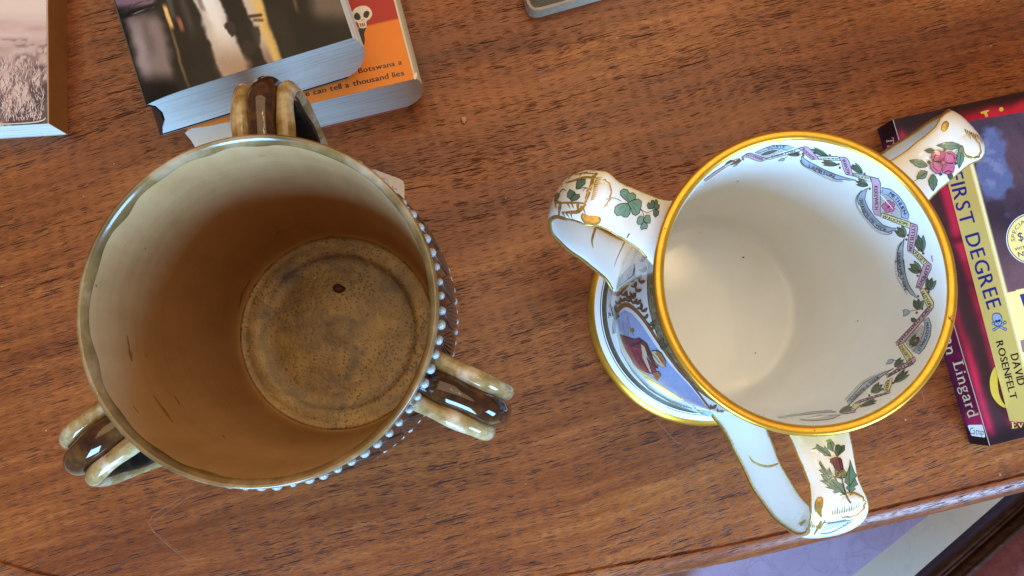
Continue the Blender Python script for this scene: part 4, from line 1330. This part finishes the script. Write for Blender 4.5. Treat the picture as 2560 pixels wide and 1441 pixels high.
p.fill(M6("180,440 230,390 290,325 350,275 350,380 322,400 300,440 240,503 190,490"), BRN, BRD, 1.2)
for k in range(24):
    x = 190 + k * 6.4
    p.stroke(M6(f"{x},{475 - k * 5} {x + 14},{400 - k * 4.5}"), 1.5, BRD if k % 2 else SKN)
for q in ("180,560 200,640", "190,590 175,650", "205,570 225,620"): p.stroke(M6(q), 3, enamel('scene_lilac', 150, 130, 150, 0.9))
p.build('painted_lion', ccup, bowl)
p = Print(RB, 0.014, 7)
lf = [(410, 335, 60), (405, 260, 80), (372, 385, 50), (388, 410, 20), (355, 440, 80), (345, 400, 100), (330, 500, 30), (345, 520, 70), (300, 515, 10), (280, 500, 60), (320, 540, 80), (265, 540, 40), (240, 560, 60), (350, 555, 60), (365, 470, 20), (375, 560, 60), (400, 590, 90), (410, 612, 40), (425, 660, 60), (458, 708, 50), (475, 735, 70), (530, 830, 60), (545, 870, 40), (215, 600, 80), (195, 640, 60), (215, 660, 40), (890, 1280, 40), (930, 1310, 20), (970, 1340, 20), (1010, 1362, 20)]
for (x, y, a) in lf:
    a = math.radians(a)
    c = M6(f"{x},{y}")[0]
    p = Print(RB, 0.014, 7)
    p.leaf(c, (c[0] + 15 * math.cos(a), c[1] - 15 * math.sin(a)), 7.5, DGD, DLN, 1.1)
    p.leaf(c, (c[0] + 12 * math.cos(a + 1.4), c[1] - 12 * math.sin(a + 1.4)), 4.5, DGD, DLN, 0.9, rib=False)
    p.build('painted_leaf', ccup, bowl)
# worn specks
p = Print(RB, 0.02, 7)
for x, y, r in ((1858, 644, 3.2), (1888, 883, 2.4), (2374, 797, 3.5), (1844, 453, 2.2), (1752, 583, 1.6), (2145, 803, 2), (2140, 805, 1), (2037, 1076, 2.5), (1662, 572, 2.2)):
    p.dot((x, y), r, BRD, 6, ry=r * 0.6)
p.stroke(PX("2370,790 2380,806"), 1.6, BRD).stroke(PX("2380,788 2372,800"), 1.4, BRD).stroke(PX("2330,640 2333,655"), 1.6, BRD)
p.build('worn_specks', ccup, bowl)

# ================================================================== BOOKS
def vnoise(x, y, s, seed=0):
    g = np.random.default_rng(seed).random((97, 97))
    X, Y = x / s, y / s
    xi, yi = np.floor(X).astype(int), np.floor(Y).astype(int)
    fx, fy = X - xi, Y - yi
    fx, fy = fx * fx * (3 - 2 * fx), fy * fy * (3 - 2 * fy)
    G = lambda a, b: g[a % 97, b % 97]
    return (G(xi, yi) * (1 - fx) + G(xi + 1, yi) * fx) * (1 - fy) + (G(xi, yi + 1) * (1 - fx) + G(xi + 1, yi + 1) * fx) * fy
def fbm(x, y, s, seed=0, o=4):
    return sum(vnoise(x, y, s / 2 ** k, seed + k) * 0.5 ** k for k in range(o)) / sum(0.5 ** k for k in range(o))
def sstep(a, b, x):
    t = np.clip((x - a) / (b - a), 0, 1)
    return t * t * (3 - 2 * t)
def lin_arr(C):
    C = np.clip(C, 0, 255) / 255.0
    return np.where(C <= 0.04045, C / 12.92, ((C + 0.055) / 1.055) ** 2.4)
def mixc(C, col, a):
    return C * (1 - a[:, None]) + np.array(col, float)[None, :] * a[:, None]

def grid_print(name, P00, eu, ev, w, h, nu, nv, art, parent, mat, k=1.0, zf=None, depth=0.05):
    """a sheet (cover or spine) with its print in a colour attribute; eu, ev span it, zf lifts it"""
    us, vs_ = np.linspace(0, w, nu + 1), np.linspace(0, h, nv + 1)
    U, Vv = np.meshgrid(us, vs_, indexing='ij')
    P = P00[None, :] + U.reshape(-1, 1) * eu[None, :] + Vv.reshape(-1, 1) * ev[None, :]
    if zf is not None: P[:, 2] += zf(U.reshape(-1))
    idx = np.arange((nu + 1) * (nv + 1)).reshape(nu + 1, nv + 1)
    Fc = np.stack([idx[:-1, :-1], idx[1:, :-1], idx[1:, 1:], idx[:-1, 1:]], -1).reshape(-1, 4).tolist()
    x, y = prn(P)
    C = lin_arr(art(x, y, U.reshape(-1), Vv.reshape(-1))) * k
    nrm = np.cross(eu, ev); nrm = nrm / np.linalg.norm(nrm)
    # skirt gives the sheet its thickness
    bd = list(idx[:, 0]) + list(idx[-1, 1:]) + list(idx[::-1, -1][1:]) + list(idx[0, ::-1][1:-1])
    n0 = len(P)
    P = np.concatenate([P, P[bd] - nrm * depth])
    C = np.concatenate([np.clip(C, 0, 0.92), np.tile([[0.62, 0.56, 0.47]], (len(bd), 1))])
    m = len(bd)
    Fc += [(bd[i], n0 + i, n0 + (i + 1) % m, bd[(i + 1) % m]) for i in range(m)]
    o = mesh_obj(name, P, Fc, mat, parent, smooth=False)
    at = o.data.color_attributes.new('Col', 'FLOAT_COLOR', 'POINT')
    at.data.foreach_set('color', np.concatenate([C, np.ones((len(C), 1))], 1).astype(np.float32).ravel())
    return o
def extrude_profile(prof, A, u, v, h0, h1):
    """closed (u, z) outline pulled along v"""
    V = [A + u * a + v * h0 + np.array([0, 0, z]) for a, z in prof] + [A + u * a + v * h1 + np.array([0, 0, z]) for a, z in prof]
    n = len(prof)
    Fc = [tuple(range(n)), tuple(range(2 * n - 1, n - 1, -1))] + [(i, i + n, (i + 1) % n + n, (i + 1) % n) for i in range(n)]
    return V, Fc
GLOSS = attr_mat('glossy_cover', 0.30, 0.04, 0.05)
MATT = attr_mat('matt_cover', 0.42, 0.0, 0.06)
def frame_of(bl, br, z):
    A, B = un(*bl, z), un(*br, z)
    u = B - A; w = np.linalg.norm(u); u /= w
    return A, u, np.array([-u[1], u[0], 0.0]), w

# ---- orange and red paperback (lower of the pair)
TO = 3.75
A, u, v, w = frame_of((470, 331), (1041, 197), TO)
A0_ = A.copy(); A0_[2] = 0
ob = thing('paperback_book', 'orange and red paperback with white skull and black lettering, under the dark book', 'book', tuple(A0_), 'books on the table')
pg = [(0.15, 0.10), (w - 0.75, 0.10), (w - 0.30, 0.45), (w + 0.05, 1.0), (w + 0.24, 1.8), (w + 0.25, 2.6), (w + 0.12, 3.3), (w - 0.02, TO - 0.08), (0.0, TO - 0.08), (-0.1, 2.4), (0.0, 1.0)]
mesh_obj('page_block', *extrude_profile(pg, A0_, u, v, 0.06, 17.3), PAGES, ob, smooth=False)
def art_orange(x, y, U, Vv):
    C = np.tile(np.array([[238., 140., 62.]]), (len(x), 1))
    C += (fbm(x, y, 60, 3)[:, None] - .5) * 14
    s = y - (73 + (x - 887) * (44 - 73) / (1006.5 - 887))
    C = mixc(C, (178, 62, 60), (s < 0).astype(float))
    return C
Ac = A0_ + u * 0.0 + np.array([0, 0, TO])
grid_print('front_cover', Ac, u, v, w - 0.12, 17.4, 90, 130, art_orange, ob, MATT, 1.12)
grid_print('back_cover', A0_ + np.array([0, 0, 0.07]), u, v, w - 0.8, 17.4, 2, 2, lambda x, y, U, Vv: np.tile([[200., 90, 40]], (len(x), 1)), ob, MATT, 1.0, depth=0.06)
V, Fc = extrude_profile([(-0.06, 0.06), (-0.16, 2.0), (-0.06, TO + 0.01), (-0.01, TO - 0.03), (-0.11, 2.0), (-0.01, 0.06)], A0_, u, v, 0.0, 17.4)
mesh_obj('spine', V, Fc, flat('orange_card', lin(232, 130, 60), 0.45, vary=0.06), ob, smooth=False)
ORB = bvh_plane([Ac - u * 3 - v * 3, Ac + u * 20 - v * 3, Ac + u * 20 + v * 20, Ac - u * 3 + v * 20])
s4 = Z(840, 0, 4.504)
WHT = ink('white', 236, 232, 226)
p = Print(ORB, 0.004, 60)
p.fill(s4("265,318 342,313 322,360 317,400 326,440 320,500 285,562 262,500 240,440 222,370"), INKB)
p.fill(smooth_path(s4("178,190 185,140 215,97 270,72 330,68 380,95 405,140 403,180 375,220 342,245 342,310 275,320 258,290 245,258 205,242 182,215"), 3), WHT)
for q in ("204,170 218,150 245,147 268,170 279,200 270,222 240,230 215,218 203,195", "308,160 325,132 350,124 372,133 377,160 365,190 345,206 322,200 310,185"): p.fill(smooth_path(s4(q + " " + q.split()[0]), 3)[:-1], INKB)
for q in ("295,212 292,238 300,234", "312,212 322,232 314,234", "265,268 278,304 290,303 275,264", "290,266 300,300 314,299 302,262", "316,260 320,296 330,292 324,258"): p.fill(s4(q), INKB)
p.build('printed_skull', ob)
p = Print(ORB, 0.004, 60)
p.text("Botswana a", s4("252,800 737,696"), 13.5, INKB, bold=0.022)
p.text("se can tell a thousand lies", Z(260, 0, 3.0476)("1505,722 2283,553"), 14.0, INKB, bold=0.022)
p.build('printed_blurb', ob)
p = Print(ORB, 0.008, 60)
p.fill(s4("870,865 885,835 910,815 912,850 905,890 885,900"), WHT)
p.build('torn_corner', ob)
p = Print(ORB, 0.008, 60)
p.fill(PX("462,333 478,322 520,316 560,308 640,292 660,330 600,352 490,372 478,352"), flat('bare_paper', (0.74, 0.70, 0.62), 0.8, vary=0.05))
p.build('bare_paper', ob)

# ---- dark night-street paperback on top of it
T0, TD = TO + 0.06, 4.05
A, u, v, w = frame_of((362, 258), (886, 99), T0 + TD - 0.22)
A0_ = A.copy(); A0_[2] = T0
db = thing('paperback_book', 'thick paperback with dark night street cover, stacked on the orange book', 'book', tuple(A0_), 'books on the table')
zt = lambda U: -0.42 * np.exp(-U / 1.1)
top_ = [(a, TD - 0.05 + float(zt(np.array([a]))[0])) for a in np.linspace(w - 0.05, 0.0, 16)]
pg = [(-0.75, 0.10), (w - 0.95, 0.10), (w - 0.55, 0.30), (w - 0.12, 0.95), (w + 0.20, 1.8), (w + 0.30, 2.6), (w + 0.16, 3.4)] + top_ + [(0.22, TD - 0.9), (0.20, TD - 1.7), (-0.05, TD - 2.6), (-0.45, 0.8)]
mesh_obj('page_block', *extrude_profile(pg, A0_, u, v, 0.05, 17.5), PAGES, db, smooth=False)
def art_dark(x, y, U, Vv):
    X, Y = (x - 280) * 4.129, y * 4.129
    wob = (fbm(X, Y, 130, 11) - .5)
    C = np.tile(np.array([[30., 23., 19.]]), (len(x), 1)) + (fbm(X, Y, 300, 5)[:, None] - .5) * 22
    def band(C, slope, a, b, soft, y0, y1, ys, col, amp, jag=60):
        s = X - slope * Y + wob * jag
        m = sstep(a - soft, a + soft, s) * (1 - sstep(b - soft, b + soft, s)) * sstep(y0 - ys, y0 + ys, Y) * (1 - sstep(y1 - ys, y1 + ys, Y))
        return mixc(C, col, m * amp)
    C = band(C, .25, 95, 455, 60, 150, 800, 110, (140, 118, 110), .9)
    C = band(C, .25, 130, 220, 40, 330, 760, 120, (158, 138, 132), .6)
    C = band(C, .25, 250, 330, 45, 180, 560, 90, (100, 84, 78), .7)
    C = band(C, .1, -200, 440, 40, -300, 70, 40, (128, 98, 108), .9)
    d = np.abs(Y - (205 - .33 * X)); C = mixc(C, (26, 22, 22), (1 - sstep(16, 46, d)) * (X < 470))
    d = np.abs(Y - (150 - .33 * (X - 200) )); C = mixc(C, (150, 140, 138), (1 - sstep(2, 7, d)) * (X > 190) * (X < 440) * .7)
    d = np.abs(Y - (70 - .3 * (X - 150))); C = mixc(C, (60, 44, 50), (1 - sstep(2, 7, d)) * (X < 420))
    C = band(C, .30, 505, 548, 12, 60, 290, 40, (238, 184, 112), 1, 20)
    C = band(C, .30, 500, 530, 10, 250, 900, 200, (150, 120, 82), .6, 20)
    C = band(C, .30, 560, 610, 20, -100, 200, 70, (96, 96, 84), .6, 20)
    C = band(C, .30, 605, 650, 14, 180, 320, 40, (166, 92, 72), .9, 20)
    C = band(C, .30, 690, 760, 30, -100, 330, 120, (74, 64, 58), .7, 30)
    C = band(C, .36, 852, 1125, 26, -300, 1000, 40, (196, 182, 170), 1, 70)
    C = band(C, .36, 930, 1090, 50, -300, 420, 140, (228, 218, 208), .9, 90)
    C = band(C, .36, 850, 1170, 70, 560, 1000, 120, (166, 138, 120), .8, 90)
    C = band(C, .36, 880, 930, 16, -100, 110, 30, (112, 92, 88), .7, 20)
    C = band(C, .36, 1350, 1520, 22, -300, 1000, 40, (196, 176, 152), 1, 60)
    C = band(C, .34, 1440, 1540, 26, -300, 1000, 40, (222, 180, 98), .85, 40)
    C = band(C, .36, 1350, 1430, 30, 500, 1000, 120, (120, 90, 80), .7, 60)
    # a walker mirrored in the wet street
    f = sstep(.42, .62, 1 - np.hypot((X - 1225 - .25 * (Y - 300)) / 95, (Y - 320) / 160) + wob * 1.1); C = mixc(C, (52, 40, 35), f)
    f = sstep(.35, .6, 1 - np.hypot((X - 1480 - .25 * (Y - 330)) / 90, (Y - 350) / 220) + wob * 1.0); C = mixc(C, (58, 44, 38), f * .95)
    f = sstep(.3, .6, 1 - np.hypot((X - 1400) / 150, (Y - 480) / 130) + wob * .8); C = mixc(C, (48, 38, 33), f)
    d = np.hypot(np.maximum(np.abs(X - 1475) - 60, 0), Y - 165 + .12 * (X - 1475)); C = mixc(C, (70, 52, 44), 1 - sstep(8, 26, d))
    d = np.hypot(np.maximum(np.abs(X - 1510) - 40, 0), Y - 210); C = mixc(C, (84, 64, 50), (1 - sstep(8, 24, d)) * .8)
    C = band(C, .30, 1860, 1900, 14, -200, 120, 60, (130, 96, 80), .6, 20)
    C = band(C, .30, 2040, 2420, 90, -300, 190, 120, (128, 108, 96), .8)
    C = band(C, .30, 1560, 1760, 80, 100, 900, 150, (52, 42, 34), .5)
    C += (rng.random((len(x), 1)) - .5) * 7
    return C
Ac = A0_ + np.array([0, 0, TD])
grid_print('front_cover', Ac, u, v, w - 0.05, 17.6, 230, 340, art_dark, db, GLOSS, 1.15, zf=zt)
grid_print('back_cover', A0_ - u * 0.8 + np.array([0, 0, 0.07]), u, v, w - 0.2, 17.6, 2, 2, lambda x, y, U, Vv: np.tile([[30., 26, 26]], (len(x), 1)), db, GLOSS, 1.0, depth=0.06)
sp = [(-0.86, 0.05), (-0.52, 0.8), (-0.14, TD - 2.6), (0.11, TD - 1.7), (0.13, TD - 0.9), (-0.03, TD - 0.44), (-0.08, TD - 0.42), (0.07, TD - 0.9), (0.05, TD - 1.7), (-0.20, TD - 2.6), (-0.59, 0.8), (-0.93, 0.05)]
mesh_obj('spine', *extrude_profile(sp, A0_, u, v, 0.0, 17.6), flat('black_card', (0.02, 0.018, 0.018), 0.3, vary=0.1), db, smooth=False)

# ---- sepia paperback at the top left
TS = 1.85
A, u, v, w = frame_of((-330, 336), (121, 309), TS)
A0_ = A.copy(); A0_[2] = 0
sb = thing('paperback_book', 'paperback with sepia grassland photograph and brown side, at the upper left', 'book', tuple(A0_), 'books on the table')
mesh_obj('page_block', *extrude_profile([(0.1, 0.05), (w - 0.02, 0.05), (w - 0.02, TS - 0.05), (0.1, TS - 0.05)], A0_, u, v, 0.04, 17.6), PAGES, sb, smooth=False)
def art_sepia(x, y, U, Vv):
    C = np.tile(np.array([[226., 200., 182.]]), (len(x), 1))
    C = mixc(C, (206, 172, 158), sstep(20, 70, y))
    C += (fbm(x, y * 5, 90, 21)[:, None] - .5) * 46 * sstep(30, 70, y)[:, None]
    dk = sstep(.55, .68, fbm(x, y * 2.2, 26, 31)) * np.exp(-((y - 108) / 9.) ** 2)
    C = mixc(C, (96, 74, 70), dk * .9)
    g = fbm(x * 2.3 + y * .5, y * .8, 26, 41, 5)
    C = mixc(C, (120, 92, 86), sstep(.46, .62, g) * sstep(110, 190, y) * .85)
    g2 = fbm(x * 1.3, y, 60, 51, 4)
    C = mixc(C, (78, 60, 58), sstep(.52, .66, g2) * sstep(150, 230, y) * .8)
    bush = np.exp(-((x - 60) / 22.) ** 2 - ((y - 146) / 9.) ** 2) + np.exp(-((x - 105) / 14.) ** 2 - ((y - 132) / 11.) ** 2) + np.exp(-((x - 98) / 20.) ** 2 - ((y - 172) / 10.) ** 2)
    C = mixc(C, (90, 70, 66), np.clip(bush, 0, 1) * sstep(.35, .6, fbm(x, y, 9, 61)))
    return C
Ac = A0_ + np.array([0, 0, TS])
grid_print('front_cover', Ac + v * 0.0, u, v, w - 0.06, 17.6, 150, 230, art_sepia, sb, MATT, 1.05)
V, Fc = extrude_profile([(w - 0.018, 0.0), (w + 0.03, 0.0), (w + 0.03, TS + 0.0), (w - 0.018, TS + 0.0)], A0_, u, v, 0.0, 17.65)
mesh_obj('brown_side', V, Fc, flat('brown_paper', (0.46, 0.22, 0.065), 0.55, vary=0.12, vscale=0.6), sb, smooth=False)
V, Fc = extrude_profile([(0, 0), (w - 0.05, 0), (w - 0.05, 0.045), (0, 0.045)], A0_, u, v, 0.0, 17.6)
mesh_obj('back_cover', V, Fc, flat('cream_card', (0.66, 0.58, 0.48), 0.6), sb, smooth=False)
SPB = bvh_plane([Ac - u * 3, Ac + u * (w - 0.1), Ac + u * (w - 0.1) + v * 20, Ac - u * 3 + v * 20])
SL, SD = ink('sepia_light', 232, 204, 190), ink('sepia_dark', 98, 74, 68)
p = Print(SPB, 0.004, 40)
for k in range(520):
    y = 150 + 155 * rng.random() ** 0.7
    x = -20 + 132 * rng.random()
    L = (8 + 26 * rng.random()) * (y / 300.)
    a = rng.normal(0, 0.5)
    p.stroke([(x, y), (x + L * 0.5 * math.sin(a * .6), y - L * .5), (x + L * math.sin(a), y - L * math.cos(a))], [1.6, 1.1, 0.4], SL if rng.random() < 0.62 else SD)
    p.k -= 0.985
p.build('printed_grass', sb)
p = Print(SPB, 0.03, 40)
p.stroke(PX("-40,313 60,309 100,304 114,297 117,285 118,250 119,120 120,-10"), 3.0, flat('worn_white_edge', (0.66, 0.60, 0.50), 0.7, vary=0.2), 3)
p.build('worn_edge', sb)

# ---- maroon book and the yellow-spined book on it (right)
def right_book(bl, tl, zt_, z0):
    A, B = un(*bl, zt_), un(*tl, zt_)
    v = B - A; h = np.linalg.norm(v); v /= h
    u = np.array([v[1], -v[0], 0.0])
    return A, u, v, h
TM = 1.60
A, u, v, h = right_book((2475, 1115), (2233, 299), TM, 0)
A0_ = A.copy(); A0_[2] = 0
mb = thing('paperback_book', 'maroon paperback with gold lettering on its spine, under the yellow spined book', 'book', tuple(A0_), 'books on the table')
wM = 12.8
mesh_obj('page_block', *extrude_profile([(0.06, 0.05), (wM - 0.1, 0.05), (wM - 0.1, TM - 0.05), (0.06, TM - 0.05)], A0_, u, v, 0.04, h - 0.04), PAGES2, mb, smooth=False)
def art_maroon(x, y, U, Vv):
    C = np.tile(np.array([[200., 42., 82.]]), (len(x), 1))
    n1 = fbm(U * 20, Vv * 20, 60, 71)
    C = mixc(C, (146, 30, 58), sstep(.40, .62, n1))
    sw = np.abs(np.sin(6 * fbm(U * 20, Vv * 20, 130, 75) + 0.10 * U)); C = mixc(C, (92, 26, 50), (1 - sstep(.03, .16, sw)) * .75)
    n2 = fbm(U * 20, Vv * 20, 45, 81)
    bnd = np.exp(-((U - 0.95 - .5 * (n2 - .5)) / .55) ** 4)
    C = mixc(C, (58, 40, 48), bnd * sstep(.25, .6, n2 + .15) * .95)
    e = np.minimum(Vv, h - Vv)
    C = mixc(C, (38, 26, 30), (1 - sstep(.3, 1.0, e + (n2 - .5) * 1.2)) * .92)
    C = mixc(C, (46, 30, 40), (1 - sstep(.05, .3, U)) * .5)
    return C
Ac = A0_ + np.array([0, 0, TM])
grid_print('front_cover', Ac, u, v, wM, h, 120, 190, art_maroon, mb, GLOSS, 1.05)
def art_mspine(x, y, U, Vv):
    C = np.tile(np.array([[168., 36., 76.]]), (len(x), 1))
    n1 = fbm(U * 20, Vv * 20, 50, 91)
    C = mixc(C, (92, 22, 50), sstep(.4, .65, n1))
    e = np.minimum(Vv - 0.0, h - Vv)
    C = mixc(C, (26, 16, 20), 1 - sstep(.75, 1.15, e + (n1 - .5) * .3))
    C = mixc(C, (70, 22, 44), (1 - sstep(0.05, .5, U)) * .7)
    return C
# spine sheet: from the table up to the cover, standing on edge
grid_print('spine', A0_ - u * 0.06 + np.array([0, 0, 0.02]), np.array([0, 0, 1.0]), v, TM + 0.0, h, 24, 170, art_mspine, mb, GLOSS, 1.05)
V, Fc = extrude_profile([(0, 0.0), (wM, 0.0), (wM, 0.045), (0, 0.045)], A0_, u, v, 0.0, h)
mesh_obj('back_cover', V, Fc, flat('maroon_card', (0.12, 0.02, 0.05), 0.4), mb, smooth=False)
SPN = bvh_plane([A0_ - u * 0.06 - v * 2, A0_ - u * 0.06 + v * (h + 2), A0_ - u * 0.06 + v * (h + 2) + np.array([0, 0, TM + 0.5]), A0_ - u * 0.06 - v * 2 + np.array([0, 0, TM + 0.5])])
CVR = bvh_plane([Ac - v * 2 - u * 2, Ac + u * 20 - v * 2, Ac + u * 20 + v * (h + 2), Ac + v * (h + 2) - u * 2])
GLD = ink('gold_letters', 228, 206, 90, 1.0); BGE = ink('beige_letters', 214, 190, 148, 1.0)
r1, r2, r3 = Z(2180, 220, 4.24), Z(2340, 780, 4.118), Z(2340, 480, 4.504)
p = Print(SPN, 0.008, 60)
p.text("The", r1("190,528 212,712"), 18.0, BGE, serif=True)
p.build('spine_word', mb)
p = Print(SPN, 0.008, 60)
p.text("an", r2("132,262 160,440"), 24.0, BGE, serif=True)
p.build('spine_word', mb)
p = Print(SPN, 0.008, 60)
p.text("Lingard", r2("222,505 390,1082"), 25.0, BGE, serif=True)
p.build('spine_word', mb)
p = Print(SPN, 0.008, 60)
p.fill(r2("328,1172 345,1164 470,1162 482,1172 508,1282 500,1294 372,1276 360,1264"), WHT)
p.text("Catnip", r2("350,1222 494,1236"), 17.0, INKB)
p.build('publisher_label', mb)
p = Print(CVR, 0.006, 60)
p.fill(r1("1150,258 1200,240 1242,234 1236,250 1216,262 1232,300 1205,312 1186,272 1156,276"), GLD)
p.dot(r1("1370,228")[0], 5.6, GLD, 12)
p.build('gold_letter', mb)
p = Print(CVR, 0.006, 60)
p.fill(smooth_path(r2("640,545 600,570 572,620 553,690 551,750 566,840 600,905 650,960 700,988 748,997 790,985 748,972 700,945 665,885 645,810 637,720 640,620 660,545 640,545"), 3)[:-1], GLD, INKB, 1.2)
p.build('gold_letter', mb)
p = Print(CVR, 0.006, 60)
p.text("Eve", r2("775,1168 960,1150"), 16.0, GLD, serif=True)
p.build('cover_word', mb)

TF0, TF = TM + 0.05, 3.68
A, u, v, h = right_book((2597, 1058), (2399, 308), TF, 0)
A0_ = A.copy(); A0_[2] = TF0
fb = thing('paperback_book', 'paperback with yellow spine and dark smoky cover, lying on the maroon book', 'book', tuple(A0_), 'books on the table')
hF = TF - TF0
wF = 10.6
mesh_obj('page_block', *extrude_profile([(0.06, 0.05), (wF - 0.1, 0.05), (wF - 0.1, hF - 0.05), (0.06, hF - 0.05)], A0_, u, v, 0.04, h - 0.04), PAGES2, fb, smooth=False)
def art_smoke(x, y, U, Vv):
    C = np.tile(np.array([[66., 52., 66.]]), (len(x), 1))
    n1 = fbm(x, y, 80, 101)
    C = mixc(C, (118, 86, 92), sstep(500, 720, y + (n1 - .5) * 160) * .95)
    C = mixc(C, (98, 72, 80), sstep(.5, .75, fbm(x * .8 - y * .5, y * .25, 60, 108)) * (1 - sstep(430, 520, y)) * .8)
    d = np.hypot((x - 2487 - .12 * (y - 420)) / 46, (y - 425) / 105) + (fbm(x, y, 30, 111) - .5) * .9
    C = mixc(C, (92, 100, 140), (1 - sstep(.72, 1.02, d)) * .95)
    C = mixc(C, (124, 130, 164), (1 - sstep(.3, .9, d)) * sstep(.5, .7, fbm(x, y, 20, 121)) * .7)
    C = mixc(C, (44, 36, 46), np.exp(-((y - 545) / 40.) ** 2) * sstep(.35, .6, n1) * .7)
    pan = (y > 732 - (x - 2517) * .2326)
    C = mixc(C, (240, 222, 150), pan.astype(float))
    C = mixc(C, (234, 220, 160), 1 - sstep(.10, .24, U))
    C += (rng.random((len(x), 1)) - .5) * 8
    return C
Ac = A0_ + np.array([0, 0, hF])
grid_print('front_cover', Ac, u, v, wF, h, 190, 300, art_smoke, fb, GLOSS, 1.02)
def art_fspine(x, y, U, Vv):
    C = np.tile(np.array([[255., 204., 108.]]), (len(x), 1)) + (fbm(U * 30, Vv * 30, 60, 131)[:, None] - .5) * 22
    return C
grid_print('spine', A0_ - u * 0.06 + np.array([0, 0, 0.0]), np.array([0, 0, 1.0]), v, hF, h, 10, 90, art_fspine, fb, MATT, 1.0)
V, Fc = extrude_profile([(0, 0.0), (wF, 0.0), (wF, 0.045), (0, 0.045)], A0_, u, v, 0.0, h)
mesh_obj('back_cover', V, Fc, flat('tan_card', (0.5, 0.42, 0.25), 0.4), fb, smooth=False)
SP2 = bvh_plane([A0_ - u * 0.06 - v * 2, A0_ - u * 0.06 + v * (h + 2), A0_ - u * 0.06 + v * (h + 2) + np.array([0, 0, hF + 0.5]), A0_ - u * 0.06 - v * 2 + np.array([0, 0, hF + 0.5])])
BLU = ink('navy_letters', 38, 48, 128, 1.0)
p = Print(SP2, 0.008, 60)
p.text("FIRST DEGREE", PX("2389,432 2412,528 2488,769"), 38.0, BLU, bold=0.012, gap=0.16)
p.build('spine_word', fb)
p = Print(SP2, 0.008, 60)
p.text("ROSENFELT", r2("655,302 805,896"), 18.5, INKB, bold=0.02, gap=0.12)
p.build('spine_word', fb)
p = Print(SP2, 0.008, 60)
p.text("DAVID", r2("808,434 886,752"), 20.5, INKB, bold=0.02, gap=0.12)
p.build('spine_word', fb)
p = Print(SP2, 0.008, 60)
BNE = ink('bone_blue', 176, 192, 214, 1.0); DBL = ink('dark_blue_line', 40, 48, 86, 1.0)
for q in ("590,120 715,180", "600,185 712,110"):
    a, b = r2(q)
    p.stroke([a, b], 6.0, DBL).stroke([a, b], 3.6, BNE)
    for c in (a, b): p.dot(c, 4.0, DBL).dot(c, 2.7, BNE)
p.fill(smooth_path(r2("582,60 590,30 620,16 660,25 682,60 680,100 668,140 640,155 610,135 608,105 588,90 582,60"), 3)[:-1], BNE, DBL, 1.4)
p.dot(r2("627,97")[0], 3.6, DBL).dot(r2("656,92")[0], 3.6, DBL).fill(r2("642,112 650,125 636,126"), DBL).stroke(r2("618,138 640,148 664,136"), 1.2, DBL)
p.build('skull_and_crossbones', fb)
CV2 = bvh_plane([Ac - v * 2 - u * 2, Ac + u * 20 - v * 2, Ac + u * 20 + v * (h + 2), Ac + v * (h + 2) - u * 2])
p = Print(CV2, 0.006, 60)
YEL = ink('badge_yellow', 240, 222, 140, 1.0)
cx, cy, R0 = 2579, 597, 62
ring = lambda r: [(cx + r * math.cos(t), cy + r * 1.0 * math.sin(t)) for t in np.linspace(0, 2 * math.pi, 49)[:-1]]
p.fill(ring(R0 + 2), ink('badge_white', 226, 220, 214)).fill(ring(R0 - 0.5), BLU).fill(ring(R0 - 2.5), YEL)
p.text("SPECIAL", [(cx + 47 * math.cos(t), cy + 47 * math.sin(t)) for t in np.linspace(math.radians(171), math.radians(262), 10)], 10.0, DBL, gap=0.14)
p.text("$", PX("2544,593 2558,590"), 22, BLU, fit=False)
p.text("WITH", PX("2536,624 2572,616"), 8, DBL, fit=True)
p.text("NEW", PX("2545,637 2590,628"), 13, DBL, fit=True)
p.build('price_badge', fb)
p = Print(CV2, 0.006, 60)
p.fill(PX("2549,737 2640,717 2660,800 2562,775"), BLU).fill(PX("2551,852 2640,830 2640,900 2556,880"), ink('mauve', 150, 120, 130))
p.build('title_panel', fb)

# ---- corner of a grey case at the top
TG = 0.9
outl = PX("1300,-90 1314,-4 1319,10 1326,21 1337,26 1352,25 1400,12 1470,-8 1560,-34 1535,-120")
gp = [un(x, y, TG) for x, y in outl]
gc = thing('book', 'thin grey green book with a pale worn rim, only its corner showing at the top', 'book', tuple(np.array([gp[4][0], gp[4][1], 0])), 'books on the table')
n_ = len(gp)
cen = np.mean(gp, 0)
def inset(P, d, z):
    out = []
    for i, q in enumerate(P):
        t = P[(i + 1) % len(P)] - P[i - 1]
        nn = np.array([-t[1], t[0], 0]); nn /= np.linalg.norm(nn)
        s = 1 if (cen - q) @ nn > 0 else -1
        r_ = q + nn * s * d; r_[2] = z
        out.append(r_)
    return out
def ringfaces(a, b, n): return [(a + i, a + (i + 1) % n, b + (i + 1) % n, b + i) for i in range(n)]
lo = [np.array([q[0], q[1], 0.0]) for q in gp]
i1 = inset(gp, 0.16, TG)
V = lo + gp + i1
mesh_obj('pale_rim', V, ringfaces(0, n_, n_) + ringfaces(n_, 2 * n_, n_) + [tuple(range(n_))[::-1]], flat('pale_rim', (0.36, 0.27, 0.18), 0.6, vary=0.15), gc, smooth=False)
i2 = inset(gp, 0.165, TG - 0.01); i3 = inset(gp, 0.62, TG + 0.02); i4 = inset(gp, 0.72, TG - 0.13); 
V = i2 + i3 + i4
mesh_obj('grey_cover', V, ringfaces(0, n_, n_) + ringfaces(n_, 2 * n_, n_) + [tuple(range(2 * n_, 3 * n_))], flat('grey_green_cloth', (0.060, 0.052, 0.036), 0.6, vary=0.3, vscale=5), gc, smooth=False)
